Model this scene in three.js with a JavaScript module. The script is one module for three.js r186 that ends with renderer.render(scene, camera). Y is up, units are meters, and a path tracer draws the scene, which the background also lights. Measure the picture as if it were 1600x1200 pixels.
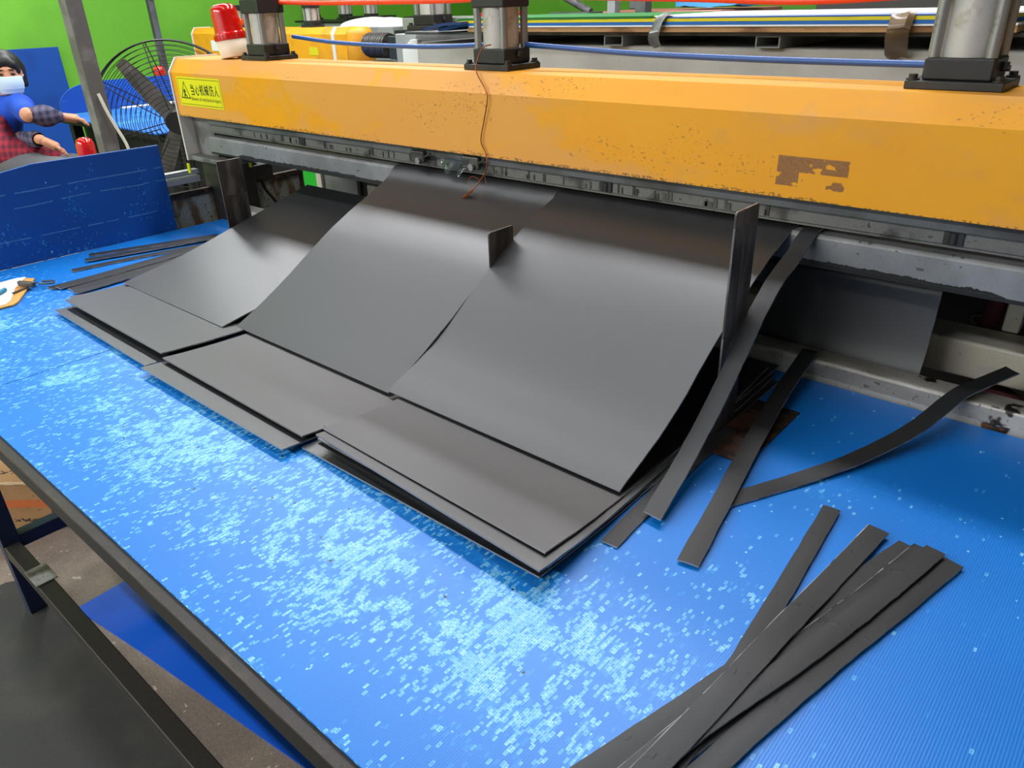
import * as THREE from 'three';
import { RoundedBoxGeometry } from 'three/addons/geometries/RoundedBoxGeometry.js';
import { MarchingCubes } from 'three/addons/objects/MarchingCubes.js';
import { RectAreaLightUniformsLib } from 'three/addons/lights/RectAreaLightUniformsLib.js';
import { mergeGeometries, mergeVertices } from 'three/addons/utils/BufferGeometryUtils.js';

// ---------------------------------------------------------------- camera, lights, exposure
const scene = new THREE.Scene();
scene.background = new THREE.Color(0x0b0c0d);
const camera = new THREE.PerspectiveCamera(54.13, 4 / 3, 0.05, 60);
camera.position.set(0, 1.55, 0);
camera.rotation.set(THREE.MathUtils.degToRad(-27.07), THREE.MathUtils.degToRad(41.95), THREE.MathUtils.degToRad(-1.87), 'YXZ');
const renderer = new THREE.WebGLRenderer({ antialias: true });
renderer.toneMapping = THREE.LinearToneMapping;
renderer.toneMappingExposure = 1.05;
renderer.shadowMap.enabled = true;
RectAreaLightUniformsLib.init();
const CEIL = 4.3, LAMP_Y = 4.0;
// rows of ceiling lamps: [row z, radiance, list of x]
const LAMP_ROWS = [
  [-4.8, 32, [-5.0, -2.4]],
  [-2.65, 38, [-6.8, -4.2, -1.6]],
  [-0.5, 6, [-6.6, -3.9, -1.3]],
  [3.6, 78, [-6.4, -4.0, -1.6]],
];
const LAMP_W = 2.3, LAMP_D = 0.3;

// ---------------------------------------------------------------- helpers
function rng(seed) { let a = seed >>> 0; return () => { a = (a + 0x6D2B79F5) | 0; let t = Math.imul(a ^ (a >>> 15), 1 | a); t = (t + Math.imul(t ^ (t >>> 7), 61 | t)) ^ t; return ((t ^ (t >>> 14)) >>> 0) / 4294967296; }; }
const LAT = (() => { const r = rng(7), a = new Float32Array(65536); for (let i = 0; i < 65536; i++) a[i] = r(); return a; })();
const hsh = (i, j, s = 0) => LAT[(Math.imul(i, 73856093) ^ Math.imul(j, 19349663) ^ Math.imul(s + 11, 83492791)) >>> 7 & 65535];
function vn(x, y, p = 0, s = 0) {
  let i = Math.floor(x), j = Math.floor(y); let fx = x - i, fy = y - j;
  fx = fx * fx * (3 - 2 * fx); fy = fy * fy * (3 - 2 * fy);
  let i1 = i + 1, j1 = j + 1;
  if (p) { i = ((i % p) + p) % p; j = ((j % p) + p) % p; i1 = ((i1 % p) + p) % p; j1 = ((j1 % p) + p) % p; }
  const a = hsh(i, j, s), b = hsh(i1, j, s), c = hsh(i, j1, s), d = hsh(i1, j1, s);
  return (a + (b - a) * fx) * (1 - fy) + (c + (d - c) * fx) * fy;
}
function fbm(x, y, o = 4, p = 0, s = 0) { let v = 0, a = 0.5, t = 0; for (let k = 0; k < o; k++) { v += a * vn(x, y, p, s + k); t += a; x *= 2; y *= 2; p *= 2; a *= 0.5; } return v / t; }
const sst = (a, b, x) => { const t = Math.min(1, Math.max(0, (x - a) / (b - a))); return t * t * (3 - 2 * t); };
const mix = (a, b, t) => [a[0] + (b[0] - a[0]) * t, a[1] + (b[1] - a[1]) * t, a[2] + (b[2] - a[2]) * t];
function tex(w, h, mx, my, fn, srgb = true) {
  const d = new Uint8Array(w * h * 4);
  for (let j = 0, k = 0; j < h; j++) for (let i = 0; i < w; i++, k += 4) {
    const c = fn((i + 0.5) / w, (j + 0.5) / h);
    d[k] = Math.max(0, Math.min(255, c[0])); d[k + 1] = Math.max(0, Math.min(255, c[1])); d[k + 2] = Math.max(0, Math.min(255, c[2])); d[k + 3] = 255;
  }
  const t = new THREE.DataTexture(d, w, h, THREE.RGBAFormat);
  t.wrapS = t.wrapT = THREE.RepeatWrapping; t.magFilter = THREE.LinearFilter; t.minFilter = THREE.LinearFilter;
  t.repeat.set(1 / mx, 1 / my); if (srgb) t.colorSpace = THREE.SRGBColorSpace; t.needsUpdate = true;
  return t;
}
const std = (o) => new THREE.MeshStandardMaterial({ roughness: 0.6, metalness: 0, ...o });
const phys = (o) => new THREE.MeshPhysicalMaterial({ roughness: 0.5, ...o });
// a worn surface: base colour, second colour in blotches, specks
function worn(base, spot, { m = 0.6, f = 4, lo = 0.5, hi = 0.75, grain = 10, fleck = null, fl = 0.8, seed = 0, n = 256, sx = 1, sy = 1 } = {}) {
  return tex(n, n, m, m, (u, v) => {
    const b = fbm(u * f * sx, v * f * sy, 5, sx === 1 && sy === 1 ? f : 0, seed);
    let c = mix(base, spot, sst(lo, hi, b));
    const g = (hsh(Math.floor(u * n), Math.floor(v * n), seed) - 0.5) * grain; c = [c[0] + g, c[1] + g, c[2] + g];
    if (fleck && vn(u * 97, v * 97, 97, seed + 9) * 0.75 + vn(u * 31, v * 31, 31, seed + 10) * 0.25 > fl) c = mix(c, fleck, 0.7);
    return c;
  });
}
const names = {};
const numbered = (n) => { names[n] = (names[n] ?? -1) + 1; return names[n] ? n + '_' + String(names[n]).padStart(3, '0') : n; };
function shade(o) { o.castShadow = true; o.receiveShadow = true; return o; }
function plain(g) {
  if (g.index) g = g.toNonIndexed();
  for (const k of Object.keys(g.attributes)) if (!['position', 'normal', 'uv', 'color'].includes(k)) g.deleteAttribute(k);
  if (!g.attributes.normal) g.computeVertexNormals();
  if (!g.attributes.uv) g.setAttribute('uv', new THREE.BufferAttribute(new Float32Array(g.attributes.position.count * 2), 2));
  g.clearGroups(); return g;
}
const merge = (gs) => { gs = (Array.isArray(gs) ? gs : [gs]).map(plain); if (gs.some((g) => !g.attributes.color)) gs.forEach((g) => g.deleteAttribute('color')); return gs.length > 1 ? mergeGeometries(gs) : gs[0]; };
function tag(o, label, category, group, kind) { if (label) o.userData.label = label; if (category) o.userData.category = category; if (group) o.userData.group = group; if (kind) o.userData.kind = kind; return o; }
function thing(name, label, category, pos = [0, 0, 0], group) { const o = new THREE.Group(); o.name = numbered(name); o.position.set(...pos); scene.add(o); return tag(o, label, category, group); }
// a part: geometry given in world coordinates, moved under its parent
function part(parent, name, gs, mat, label) {
  const g = merge(gs).clone(); let p = parent, off = new THREE.Vector3();
  while (p && p !== scene) { off.add(p.position); p = p.parent; }
  g.translate(-off.x, -off.y, -off.z);
  const m = shade(new THREE.Mesh(g, mat)); m.name = name; parent.add(m); if (label) m.userData.label = label; return m;
}
// a thing that is one mesh, geometry in world coordinates
function solid(name, gs, mat, label, category, group, kind) {
  const g = merge(gs).clone(); g.computeBoundingBox(); const b = g.boundingBox, c = [(b.min.x + b.max.x) / 2, b.min.y, (b.min.z + b.max.z) / 2];
  g.translate(-c[0], -c[1], -c[2]);
  const m = shade(new THREE.Mesh(g, mat)); m.name = numbered(name); m.position.set(...c); scene.add(m); return tag(m, label, category, group, kind);
}
function struct(name, gs, mat) { const m = shade(new THREE.Mesh(merge(gs), mat)); m.name = name; scene.add(m); m.userData.kind = 'structure'; return m; }
function uvBox(g) {
  g = plain(g); const p = g.attributes.position, n = g.attributes.normal, uv = g.attributes.uv;
  for (let i = 0; i < p.count; i += 3) {
    let nx = 0, ny = 0, nz = 0; for (let k = 0; k < 3; k++) { nx += Math.abs(n.getX(i + k)); ny += Math.abs(n.getY(i + k)); nz += Math.abs(n.getZ(i + k)); }
    for (let k = 0; k < 3; k++) { const x = p.getX(i + k), y = p.getY(i + k), z = p.getZ(i + k); if (nx >= ny && nx >= nz) uv.setXY(i + k, z, y); else if (ny >= nz) uv.setXY(i + k, x, z); else uv.setXY(i + k, x, y); }
  }
  return g;
}
// box from corner to corner with softened edges
function bx(x0, x1, y0, y1, z0, z1, r = 0.0015, ry = 0) {
  const w = x1 - x0, h = y1 - y0, d = z1 - z0; r = Math.min(r, w / 2.1, h / 2.1, d / 2.1);
  let g = r > 0 ? new RoundedBoxGeometry(w, h, d, 1, r) : new THREE.BoxGeometry(w, h, d);
  if (ry) { g = uvBox(g); g.rotateY(ry); } g.translate((x0 + x1) / 2, (y0 + y1) / 2, (z0 + z1) / 2); return ry ? g : uvBox(g);
}
function cyl(x, y0, y1, z, r0, r1 = r0, n = 24) { const g = new THREE.CylinderGeometry(r1, r0, y1 - y0, n), uv = g.attributes.uv; for (let i = 0; i < uv.count; i++) uv.setXY(i, uv.getX(i) * 6.283 * r0, uv.getY(i) * (y1 - y0)); g.translate(x, (y0 + y1) / 2, z); return g; }
function lathe(pts, x, y, z, n = 28) { const g = new THREE.LatheGeometry(pts.map((p) => new THREE.Vector2(p[0], p[1])), n); g.translate(x, y, z); return g; }
function rod(a, b, r, n = 10) { const A = new THREE.Vector3(...a), B = new THREE.Vector3(...b), d = B.clone().sub(A); const g = new THREE.CylinderGeometry(r, r, d.length(), n); g.applyQuaternion(new THREE.Quaternion().setFromUnitVectors(new THREE.Vector3(0, 1, 0), d.normalize())); g.translate((A.x + B.x) / 2, (A.y + B.y) / 2, (A.z + B.z) / 2); return g; }
function tube(pts, r, n = 40, k = 8, closed = false) { return new THREE.TubeGeometry(new THREE.CatmullRomCurve3(pts.map((p) => new THREE.Vector3(...p)), closed), n, r, k, closed); }
// prism along x from a (z, y) outline
function prismX(outline, x0, x1, vscale = 1) {
  const P = [], U = []; const n = outline.length; let s = 0;
  const quad = (a, b, c, d, ua, ub, uc, ud) => { P.push(...a, ...b, ...c, ...a, ...c, ...d); U.push(...ua, ...ub, ...uc, ...ua, ...uc, ...ud); };
  for (let i = 0; i < n; i++) {
    const [z0, y0] = outline[i], [z1, y1] = outline[(i + 1) % n], l = Math.hypot(z1 - z0, y1 - y0);
    quad([x0, y0, z0], [x1, y0, z0], [x1, y1, z1], [x0, y1, z1], [x0, s], [x1, s], [x1, s + l], [x0, s + l]); s += l;
  }
  const tri = THREE.ShapeUtils.triangulateShape(outline.map((p) => new THREE.Vector2(p[0], p[1])), []);
  for (const [a, b, c] of tri) { for (const k of [a, b, c]) { P.push(x0, outline[k][1], outline[k][0]); U.push(outline[k][0], outline[k][1]); } for (const k of [a, c, b]) { P.push(x1, outline[k][1], outline[k][0]); U.push(outline[k][0], outline[k][1]); } }
  const g = new THREE.BufferGeometry(); g.setAttribute('position', new THREE.Float32BufferAttribute(P, 3)); g.setAttribute('uv', new THREE.Float32BufferAttribute(U, 2)); g.computeVertexNormals(); return g;
}
// flat plastic ribbon: a path with width and thickness; the cut edges carry a paler vertex colour
function ribbon(pts, width, t = 0.003, { n = 40, m = 1, side = null, edge = 3.2, bow = 0, wave = 0, seed = 1, score = false } = {}) {
  const cur = pts.length > 2 ? new THREE.CatmullRomCurve3(pts.map((p) => new THREE.Vector3(...p)), false, 'centripetal') : new THREE.LineCurve3(new THREE.Vector3(...pts[0]), new THREE.Vector3(...pts[1]));
  const L = cur.getLength(), rows = [];
  for (let i = 0; i <= n; i++) {
    const u = i / n, c = cur.getPointAt(u), T = cur.getTangentAt(u);
    const S = side ? new THREE.Vector3(...side).normalize() : new THREE.Vector3().crossVectors(T, new THREE.Vector3(0, 1, 0)).normalize();
    const N = new THREE.Vector3().crossVectors(S, T).normalize(); if (N.y < 0) N.negate();
    const row = [];
    for (let j = 0; j <= m; j++) {
      const q = score && j === m - 1 ? 0.5 - 0.0008 / width : j / m - 0.5, e = (j === 0 || j === m) ? 1 : 0;
      const w = bow * (0.25 - q * q) * 4 + wave * (vn(u * 5, j * 0.7, 0, seed) - 0.5);
      const lat = e ? (vn(u * L * 40, j, 0, seed) - 0.5) * 0.0012 : 0;
      row.push([c.clone().addScaledVector(S, q * width + lat).addScaledVector(N, w), N, q * width, u * L]);
    }
    rows.push(row);
  }
  const P = [], U = [], C = [];
  const put = (a, da, e) => { const p = a[0].clone().addScaledVector(a[1], da); P.push(p.x, p.y, p.z); U.push(a[2], a[3]); C.push(e, e, e); };
  const quad = (a, da, b, db, c, dc, d, dd, e) => { put(a, da, e); put(b, db, e); put(c, dc, e); put(a, da, e); put(c, dc, e); put(d, dd, e); };
  for (let i = 0; i < n; i++) for (let j = 0; j < m; j++) {
    const a = rows[i][j], b = rows[i][j + 1], c = rows[i + 1][j + 1], d = rows[i + 1][j];
    quad(a, t, b, t, c, t, d, t, score && j === m - 1 && hsh(i, 9, seed) > 0.12 ? 0.35 + 0.5 * hsh(i, 8, seed) : 0.03); quad(a, 0, d, 0, c, 0, b, 0, 0.03);
    const ee = 0.3 * edge * (0.25 + 0.55 * hsh(i, 3, seed));
    if (j === 0) quad(a, 0, a, t, d, t, d, 0, Math.min(1, ee)); if (j === m - 1) quad(b, 0, c, 0, c, t, b, t, Math.min(1, ee));
    if (i === 0) quad(a, 0, b, 0, b, t, a, t, Math.min(1, ee)); if (i === n - 1) quad(d, 0, d, t, c, t, c, 0, Math.min(1, ee));
  }
  const g = new THREE.BufferGeometry();
  g.setAttribute('position', new THREE.Float32BufferAttribute(P, 3)); g.setAttribute('uv', new THREE.Float32BufferAttribute(U, 2)); g.setAttribute('color', new THREE.Float32BufferAttribute(C, 3));
  g.computeVertexNormals();
  return g;
}
// join the normals of a ribbon's broad faces so bends look smooth
function smooth(g) {
  const p = g.attributes.position, n = g.attributes.normal, map = new Map();
  for (let i = 0; i < p.count; i++) {
    const k = [p.getX(i), p.getY(i), p.getZ(i)].map((v) => Math.round(v * 20000)).join();
    if (!map.has(k)) map.set(k, []); map.get(k).push(i);
  }
  const out = new Float32Array(n.array);
  for (const l of map.values()) for (const i of l) {
    let x = 0, y = 0, z = 0;
    for (const j of l) if (n.getX(i) * n.getX(j) + n.getY(i) * n.getY(j) + n.getZ(i) * n.getZ(j) > 0.8) { x += n.getX(j); y += n.getY(j); z += n.getZ(j); }
    const q = Math.hypot(x, y, z) || 1; out[3 * i] = x / q; out[3 * i + 1] = y / q; out[3 * i + 2] = z / q;
  }
  g.setAttribute('normal', new THREE.BufferAttribute(out, 3)); return g;
}
// body parts as one smooth surface from tapered limbs: [a, ra, b, rb]
function flesh(prims, c, half, res, k = 0.03, color = null) {
  const mc = new MarchingCubes(res, new THREE.MeshBasicMaterial(), false, false, 300000); mc.isolation = 0;
  const h = res / 2;
  for (let z = 0; z < res; z++) for (let y = 0; y < res; y++) for (let x = 0; x < res; x++) {
    const X = c[0] + (x - h) / h * half, Y = c[1] + (y - h) / h * half, Z = c[2] + (z - h) / h * half; let d = 1e9;
    for (const [a, ra, b, rb, sc] of prims) {
      const ex = b[0] - a[0], ey = b[1] - a[1], ez = b[2] - a[2], px = X - a[0], py = Y - a[1], pz = Z - a[2];
      const t = Math.max(0, Math.min(1, (px * ex + py * ey + pz * ez) / (ex * ex + ey * ey + ez * ez + 1e-9)));
      const q = Math.hypot(px - ex * t, py - ey * t, pz - ez * t) - (ra + (rb - ra) * t);
      const kk = sc ?? k, m = Math.max(0, kk - Math.abs(d - q)) / kk; d = Math.min(d, q) - m * m * kk * 0.25;
    }
    mc.field[x + y * res + z * res * res] = -d;
  }
  mc.update();
  const cnt = mc.count, pos = new Float32Array(cnt * 3);
  for (let i = 0; i < cnt * 3; i++) pos[i] = mc.positionArray[i] * half + c[i % 3];
  let g = new THREE.BufferGeometry(); g.setAttribute('position', new THREE.BufferAttribute(pos, 3));
  g = mergeVertices(g, 1e-5); g.computeVertexNormals();
  const p = g.attributes.position, nn = g.attributes.normal; let out = 0;
  for (let i = 0; i < p.count; i += 7) { const a = prims[0][0]; out += Math.sign((p.getX(i) - c[0]) * nn.getX(i) + (p.getY(i) - c[1]) * nn.getY(i) + (p.getZ(i) - c[2]) * nn.getZ(i)); }
  if (out < 0) { const ix = g.index.array; for (let i = 0; i < ix.length; i += 3) { const t = ix[i]; ix[i] = ix[i + 1]; ix[i + 1] = t; } g.computeVertexNormals(); }
  if (color) { const C = new Float32Array(p.count * 3); for (let i = 0; i < p.count; i++) { const q = color(p.getX(i), p.getY(i), p.getZ(i)); C.set(q, 3 * i); } g.setAttribute('color', new THREE.BufferAttribute(C, 3)); }
  return g;
}

// ---------------------------------------------------------------- materials
const fluteBump = tex(16, 4, 0.0042, 1, (u) => { const v = 128 + 110 * Math.cos(u * 6.283); return [v, v, v]; }, false);
const M = {};
M.grey = std({ map: worn([150, 152, 151], [118, 118, 114], { m: 0.9, lo: 0.55, hi: 0.8, grain: 8, fleck: [60, 58, 54], fl: 0.9, seed: 2 }), roughness: 0.5 });
M.endgrey = std({ map: worn([118, 118, 116], [84, 82, 78], { m: 0.35, lo: 0.45, hi: 0.7, grain: 10, fleck: [40, 38, 36], fl: 0.84, seed: 28 }), roughness: 0.55 });
M.greyDark = std({ map: worn([92, 93, 92], [58, 56, 52], { m: 0.7, lo: 0.45, hi: 0.7, grain: 8, seed: 3 }), roughness: 0.55 });
M.bed = std({ map: worn([146, 146, 145], [120, 120, 119], { m: 0.8, lo: 0.5, hi: 0.8, grain: 9, fleck: [62, 62, 64], fl: 0.85, seed: 4, n: 512 }), roughness: 0.42, metalness: 0.25 });
M.black = std({ map: worn([34, 32, 30], [52, 48, 43], { m: 0.25, lo: 0.55, hi: 0.75, grain: 8, seed: 5 }), roughness: 0.5 });
M.dark = std({ color: 0x151413, roughness: 0.7 });
M.steel = std({ map: worn([92, 88, 84], [66, 61, 57], { m: 0.3, lo: 0.4, hi: 0.7, grain: 10, seed: 6 }), roughness: 0.42, metalness: 0.6 });
M.plate = std({ map: worn([116, 112, 107], [78, 73, 68], { m: 0.2, lo: 0.42, hi: 0.66, grain: 12, fleck: [176, 170, 162], fl: 0.9, seed: 29, sx: 1.6, sy: 0.35 }), roughness: 0.36, metalness: 0.45 });
M.barrel = std({ map: worn([190, 184, 176], [142, 120, 92], { m: 0.22, lo: 0.52, hi: 0.72, grain: 14, seed: 8 }), roughness: 0.4, metalness: 0.2 });
M.rodm = std({ map: worn([150, 147, 142], [105, 102, 98], { m: 0.1, grain: 10, seed: 9 }), roughness: 0.4, metalness: 0.6 });
M.alu = std({ color: 0xcfcfcb, roughness: 0.35, metalness: 0.5 });
M.pale = std({ map: worn([205, 197, 180], [166, 156, 138], { m: 0.5, lo: 0.5, hi: 0.75, grain: 12, fleck: [96, 82, 66], fl: 0.9, seed: 10 }), roughness: 0.5 });
M.rail = std({ map: worn([168, 166, 158], [78, 70, 60], { m: 0.7, f: 5, lo: 0.56, hi: 0.7, grain: 14, fleck: [30, 26, 22], fl: 0.92, seed: 11 }), roughness: 0.4, metalness: 0.25 });
M.holder = std({ map: worn([112, 109, 102], [62, 58, 54], { m: 0.5, f: 5, lo: 0.5, hi: 0.68, grain: 14, fleck: [30, 28, 26], fl: 0.86, seed: 27 }), roughness: 0.5, metalness: 0.25 });
M.rust = std({ map: worn([84, 58, 42], [38, 27, 22], { m: 0.16, f: 4, lo: 0.4, hi: 0.62, grain: 26, fleck: [158, 112, 82], fl: 0.8, seed: 12, sx: 1, sy: 2.2 }), roughness: 0.55, metalness: 0.2 });
M.rusty = std({ map: worn([150, 152, 142], [104, 80, 54], { m: 0.45, f: 6, lo: 0.46, hi: 0.62, grain: 30, fleck: [60, 48, 38], fl: 0.8, seed: 13, sy: 0.3 }), roughness: 0.6 });
M.blackplastic = phys({ color: 0xb2b3b7, vertexColors: true, roughness: 0.42, ior: 1.85, bumpMap: fluteBump, bumpScale: 0.00006 });
M.strip = phys({ color: 0xb2b3b7, vertexColors: true, roughness: 0.58, ior: 1.55, bumpMap: tex(256, 256, 0.16, 0.16, (u, v) => { const k = 255 * sst(0.83, 0.97, vn(u * 26, v * 26, 26, 88)) * sst(0.5, 0.62, vn(u * 6, v * 6, 6, 89)); return [k, k, k]; }, false), bumpScale: 0.0003 });
M.wood = std({ map: worn([196, 150, 100], [140, 98, 60], { m: 0.6, f: 3, sx: 1, sy: 9, grain: 14, seed: 15 }), roughness: 0.7 });
M.card = std({ map: worn([172, 132, 88], [138, 104, 66], { m: 0.4, lo: 0.4, hi: 0.7, grain: 14, seed: 16 }), roughness: 0.85 });
M.frame = std({ map: worn([54, 48, 44], [84, 68, 56], { m: 0.3, lo: 0.55, hi: 0.75, grain: 16, fleck: [30, 26, 24], fl: 0.88, seed: 17 }), roughness: 0.5, metalness: 0.3 });
M.frameBlue = std({ map: worn([24, 38, 66], [62, 70, 84], { m: 0.3, lo: 0.6, hi: 0.8, grain: 10, seed: 18 }), roughness: 0.5 });
M.concrete = std({ map: worn([146, 132, 116], [118, 104, 92], { m: 1.2, f: 5, lo: 0.35, hi: 0.7, grain: 26, fleck: [206, 196, 180], fl: 0.86, seed: 19, n: 512 }), roughness: 0.75 });
M.green = std({ map: worn([112, 184, 50], [100, 170, 44], { m: 2.5, f: 4, lo: 0.4, hi: 0.7, grain: 5, seed: 20 }), roughness: 0.7 });
M.white = std({ color: 0xe9e9e6, roughness: 0.6 });
M.offwhite = std({ color: 0xd9d4c4, roughness: 0.6 });
M.blueflat = std({ map: worn([4, 88, 205], [4, 80, 192], { m: 0.8, grain: 4, seed: 21 }), roughness: 0.5 });
M.bluePlain = std({ map: worn([6, 72, 158], [6, 64, 146], { m: 0.8, grain: 4, seed: 22 }), roughness: 0.45 });
M.hoseBlue = phys({ color: 0x1c4f96, roughness: 0.3 });
M.hoseOrange = phys({ color: 0xf0440e, roughness: 0.35 });
M.copper = std({ color: 0x9a5026, roughness: 0.4, metalness: 0.7 });
M.redlamp = phys({ color: 0xd0100c, roughness: 0.18, clearcoat: 0.6 });
M.cream = std({ color: 0xe6cfb0, roughness: 0.5 });
M.wire = std({ color: 0x23241f, roughness: 0.5, metalness: 0.4 });
M.yellowDull = std({ map: worn([232, 160, 22], [214, 142, 36], { m: 0.7, grain: 8, seed: 24 }), roughness: 0.45 });

// the ribbed blue plastic of the table covers with its worn, whitened dashes
const RIB = 0.0036;
function wearAmount(x, z) {
  let a = sst(-0.12, -0.5, x) * 0.9 + 0.02; if (x < -1.15) a *= 0.92; if (x < -1.9) a *= 0.78;
  const zc = -0.50 + 0.02 * Math.sin(x * 4), s = z > zc ? 0.125 : 0.165;
  let d = a * Math.exp(-Math.pow((z - zc) / s, 2));
  d = Math.max(d, 0.42 * Math.exp(-Math.pow((x + 0.34) / 0.06, 2) - Math.pow((z + 0.83) / 0.05, 2)), 0.34 * Math.exp(-Math.pow((x + 0.29) / 0.05, 2) - Math.pow((z + 1.11) / 0.04, 2)), 0.22 * sst(-0.31, -0.296, z));
  return d;
}
const scratches = (() => { const r = rng(31), l = []; for (let k = 0; k < 46; k++) { const x = -0.45 + r() * 0.75, z = -1.25 + r() * 0.9, a = r() * 6.28, len = 0.02 + r() * 0.09; l.push([x, z, Math.cos(a), Math.sin(a), len, (r() - 0.5) * 6, 0.08 + r() * r() * 0.4]); } return l; })();
const fx = (f) => f < 0.3 || f > 0.7;
function coverTex(x0, x1, z0, z1, w, h) {
  const t = tex(w, h, 1, 1, (u, v) => {
    const x = x0 + u * (x1 - x0), z = z0 + v * (z1 - z0);
    const ri = Math.floor(x / RIB), f = x / RIB - ri;
    let c = mix([4, 110, 198], [12, 120, 208], fbm(x * 6, z * 6, 4, 0, 41));
    const rib = Math.cos(f * 6.283) * 5 * (0.4 + vn(x * 9, z * 9, 0, 40)); c = [c[0] + rib, c[1] + rib, c[2] + rib];
    const D = wearAmount(x, z);
    // worn cells: one flute wide, several millimetres long, whitened most along their rims
    const zc = z / 0.0078 + hsh(ri, 5) * 9, zi = Math.floor(zc), fz = zc - zi, X = (ri + 0.5) * RIB, Z = (zi + 0.5 - hsh(ri, 5) * 9) * 0.0078;
    const P = fbm(X / 0.017, Z / 0.020, 3, 0, 43), Q = fbm(X / 0.13, Z / 0.10, 3, 0, 44);
    const core = Math.exp(-(((X + 0.62) / 0.22) ** 2 + ((Z + 0.47) / 0.07) ** 2));
    const prob = Math.min(0.9, D * (0.09 + 1.08 * sst(0.42, 0.72, P * 0.62 + Q * 0.38 + 0.07 * core)) + 0.003);
    const q = hsh(ri, zi, 46);
    if (q < prob) { const w = 0.55 + 0.45 * hsh(ri, zi, 47), rim = fx(f) || fz < 0.16 || fz > 0.84; c = mix(c, [180, 226, 246], w * (rim ? 0.86 : 0.36)); }
    else if (q < prob * 1.5) c = mix(c, [110, 184, 242], 0.22);
    c = mix(c, [96, 172, 236], 0.10 * D * Q * 2);
    if (D > 0.5 && hsh(ri, Math.floor(z / 0.004), 77) > 0.9992) c = [12, 22, 38];
    const sp = hsh(Math.floor(x / 0.0026), Math.floor(z / 0.0034), 50); if (sp > 0.9965 - 0.004 * D && vn(x * 14, z * 14, 0, 51) > 0.56) c = mix(c, [190, 230, 250], 0.75);
    return c;
  });
  // thin curved scratches
  const d = t.image.data;
  for (const [sx, sz, dx, dz, len, cur, al] of scratches) for (let s = 0; s < len; s += 0.0007) {
    const a = cur * s, X = sx + (dx * Math.cos(a) - dz * Math.sin(a)) * s, Z = sz + (dx * Math.sin(a) + dz * Math.cos(a)) * s;
    const i = Math.floor((X - x0) / (x1 - x0) * w), j = Math.floor((Z - z0) / (z1 - z0) * h); if (i < 0 || j < 0 || i >= w || j >= h) continue;
    const k = (j * w + i) * 4, al2 = al * (0.5 + 0.5 * vn(s * 400, 1, 0, 3)); for (let q = 0; q < 3; q++) d[k + q] += ([170, 210, 250][q] - d[k + q]) * al2;
  }
  return t;
}
const ribBump = tex(16, 4, RIB, 1, (u) => { const v = 128 + 110 * Math.cos(u * 6.283); return [v, v, v]; }, false);
function coverMat(x0, x1, z0, z1, w, h) {
  const t = coverTex(x0, x1, z0, z1, w, h); t.repeat.set(1 / (x1 - x0), 1 / (z1 - z0)); t.offset.set(-x0 / (x1 - x0), -z0 / (z1 - z0));
  return std({ map: t, roughness: 0.42, bumpMap: ribBump, bumpScale: 0.00012 });
}

// ---------------------------------------------------------------- the room
struct('floor', bx(-8.6, 5, -0.2, 0, -9.1, 5, 0), M.concrete);
struct('ceiling', bx(-8.6, 5, CEIL, CEIL + 0.2, -9.1, 5, 0), std({ color: 0x6f7170, roughness: 0.8 }));
struct('wall_left', bx(-8.7, -8.5, -0.2, CEIL + 0.2, -9.1, 5, 0), M.green);
struct('wall_back', bx(-8.6, 5, -0.2, CEIL + 0.2, -9.3, -9.1, 0), M.green);
struct('wall_right', bx(5, 5.2, -0.2, CEIL + 0.2, -9.1, 5, 0), std({ color: 0xbfc1bd, roughness: 0.8 }));
struct('wall_front', bx(-8.6, 5, -0.2, CEIL + 0.2, 5, 5.2, 0), std({ color: 0xc4c5c1, roughness: 0.8 }));

// ceiling lamps: a housing, a glowing diffuser and the light just below it
const lampHousing = std({ color: 0xd8d8d6, roughness: 0.5 }), lampGlow = std({ color: 0xffffff, emissive: 0xf4f8ff, emissiveIntensity: 4 });
{
  const words = ['first', 'second', 'third', 'fourth'], rows = ['above the rear machines', 'just behind the yellow press', 'above the blue table', 'behind the viewer'];
  LAMP_ROWS.forEach(([z, L, xs], r) => xs.forEach((x, i) => {
    const t = thing('ceiling_lamp', 'long white ceiling lamp ' + rows[r] + (i ? ', ' + words[i] + ' one of that row' : ', nearest the green left wall'), 'lamp', [x, LAMP_Y, z]);
    part(t, 'housing', [bx(x - LAMP_W / 2 - 0.03, x + LAMP_W / 2 + 0.03, LAMP_Y, LAMP_Y + 0.07, z - LAMP_D / 2 - 0.03, z + LAMP_D / 2 + 0.03, 0.01), rod([x - 0.8, LAMP_Y + 0.06, z], [x - 0.8, CEIL, z], 0.006), rod([x + 0.8, LAMP_Y + 0.06, z], [x + 0.8, CEIL, z], 0.006)], lampHousing);
    part(t, 'diffuser', bx(x - LAMP_W / 2, x + LAMP_W / 2, LAMP_Y - 0.012, LAMP_Y, z - LAMP_D / 2, z + LAMP_D / 2, 0.003), lampGlow);
    const l = new THREE.RectAreaLight(0xf8faff, L, LAMP_W, LAMP_D); l.position.set(x, LAMP_Y - 0.02, z); l.lookAt(x, 0, z); scene.add(l);
  }));
}

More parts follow.
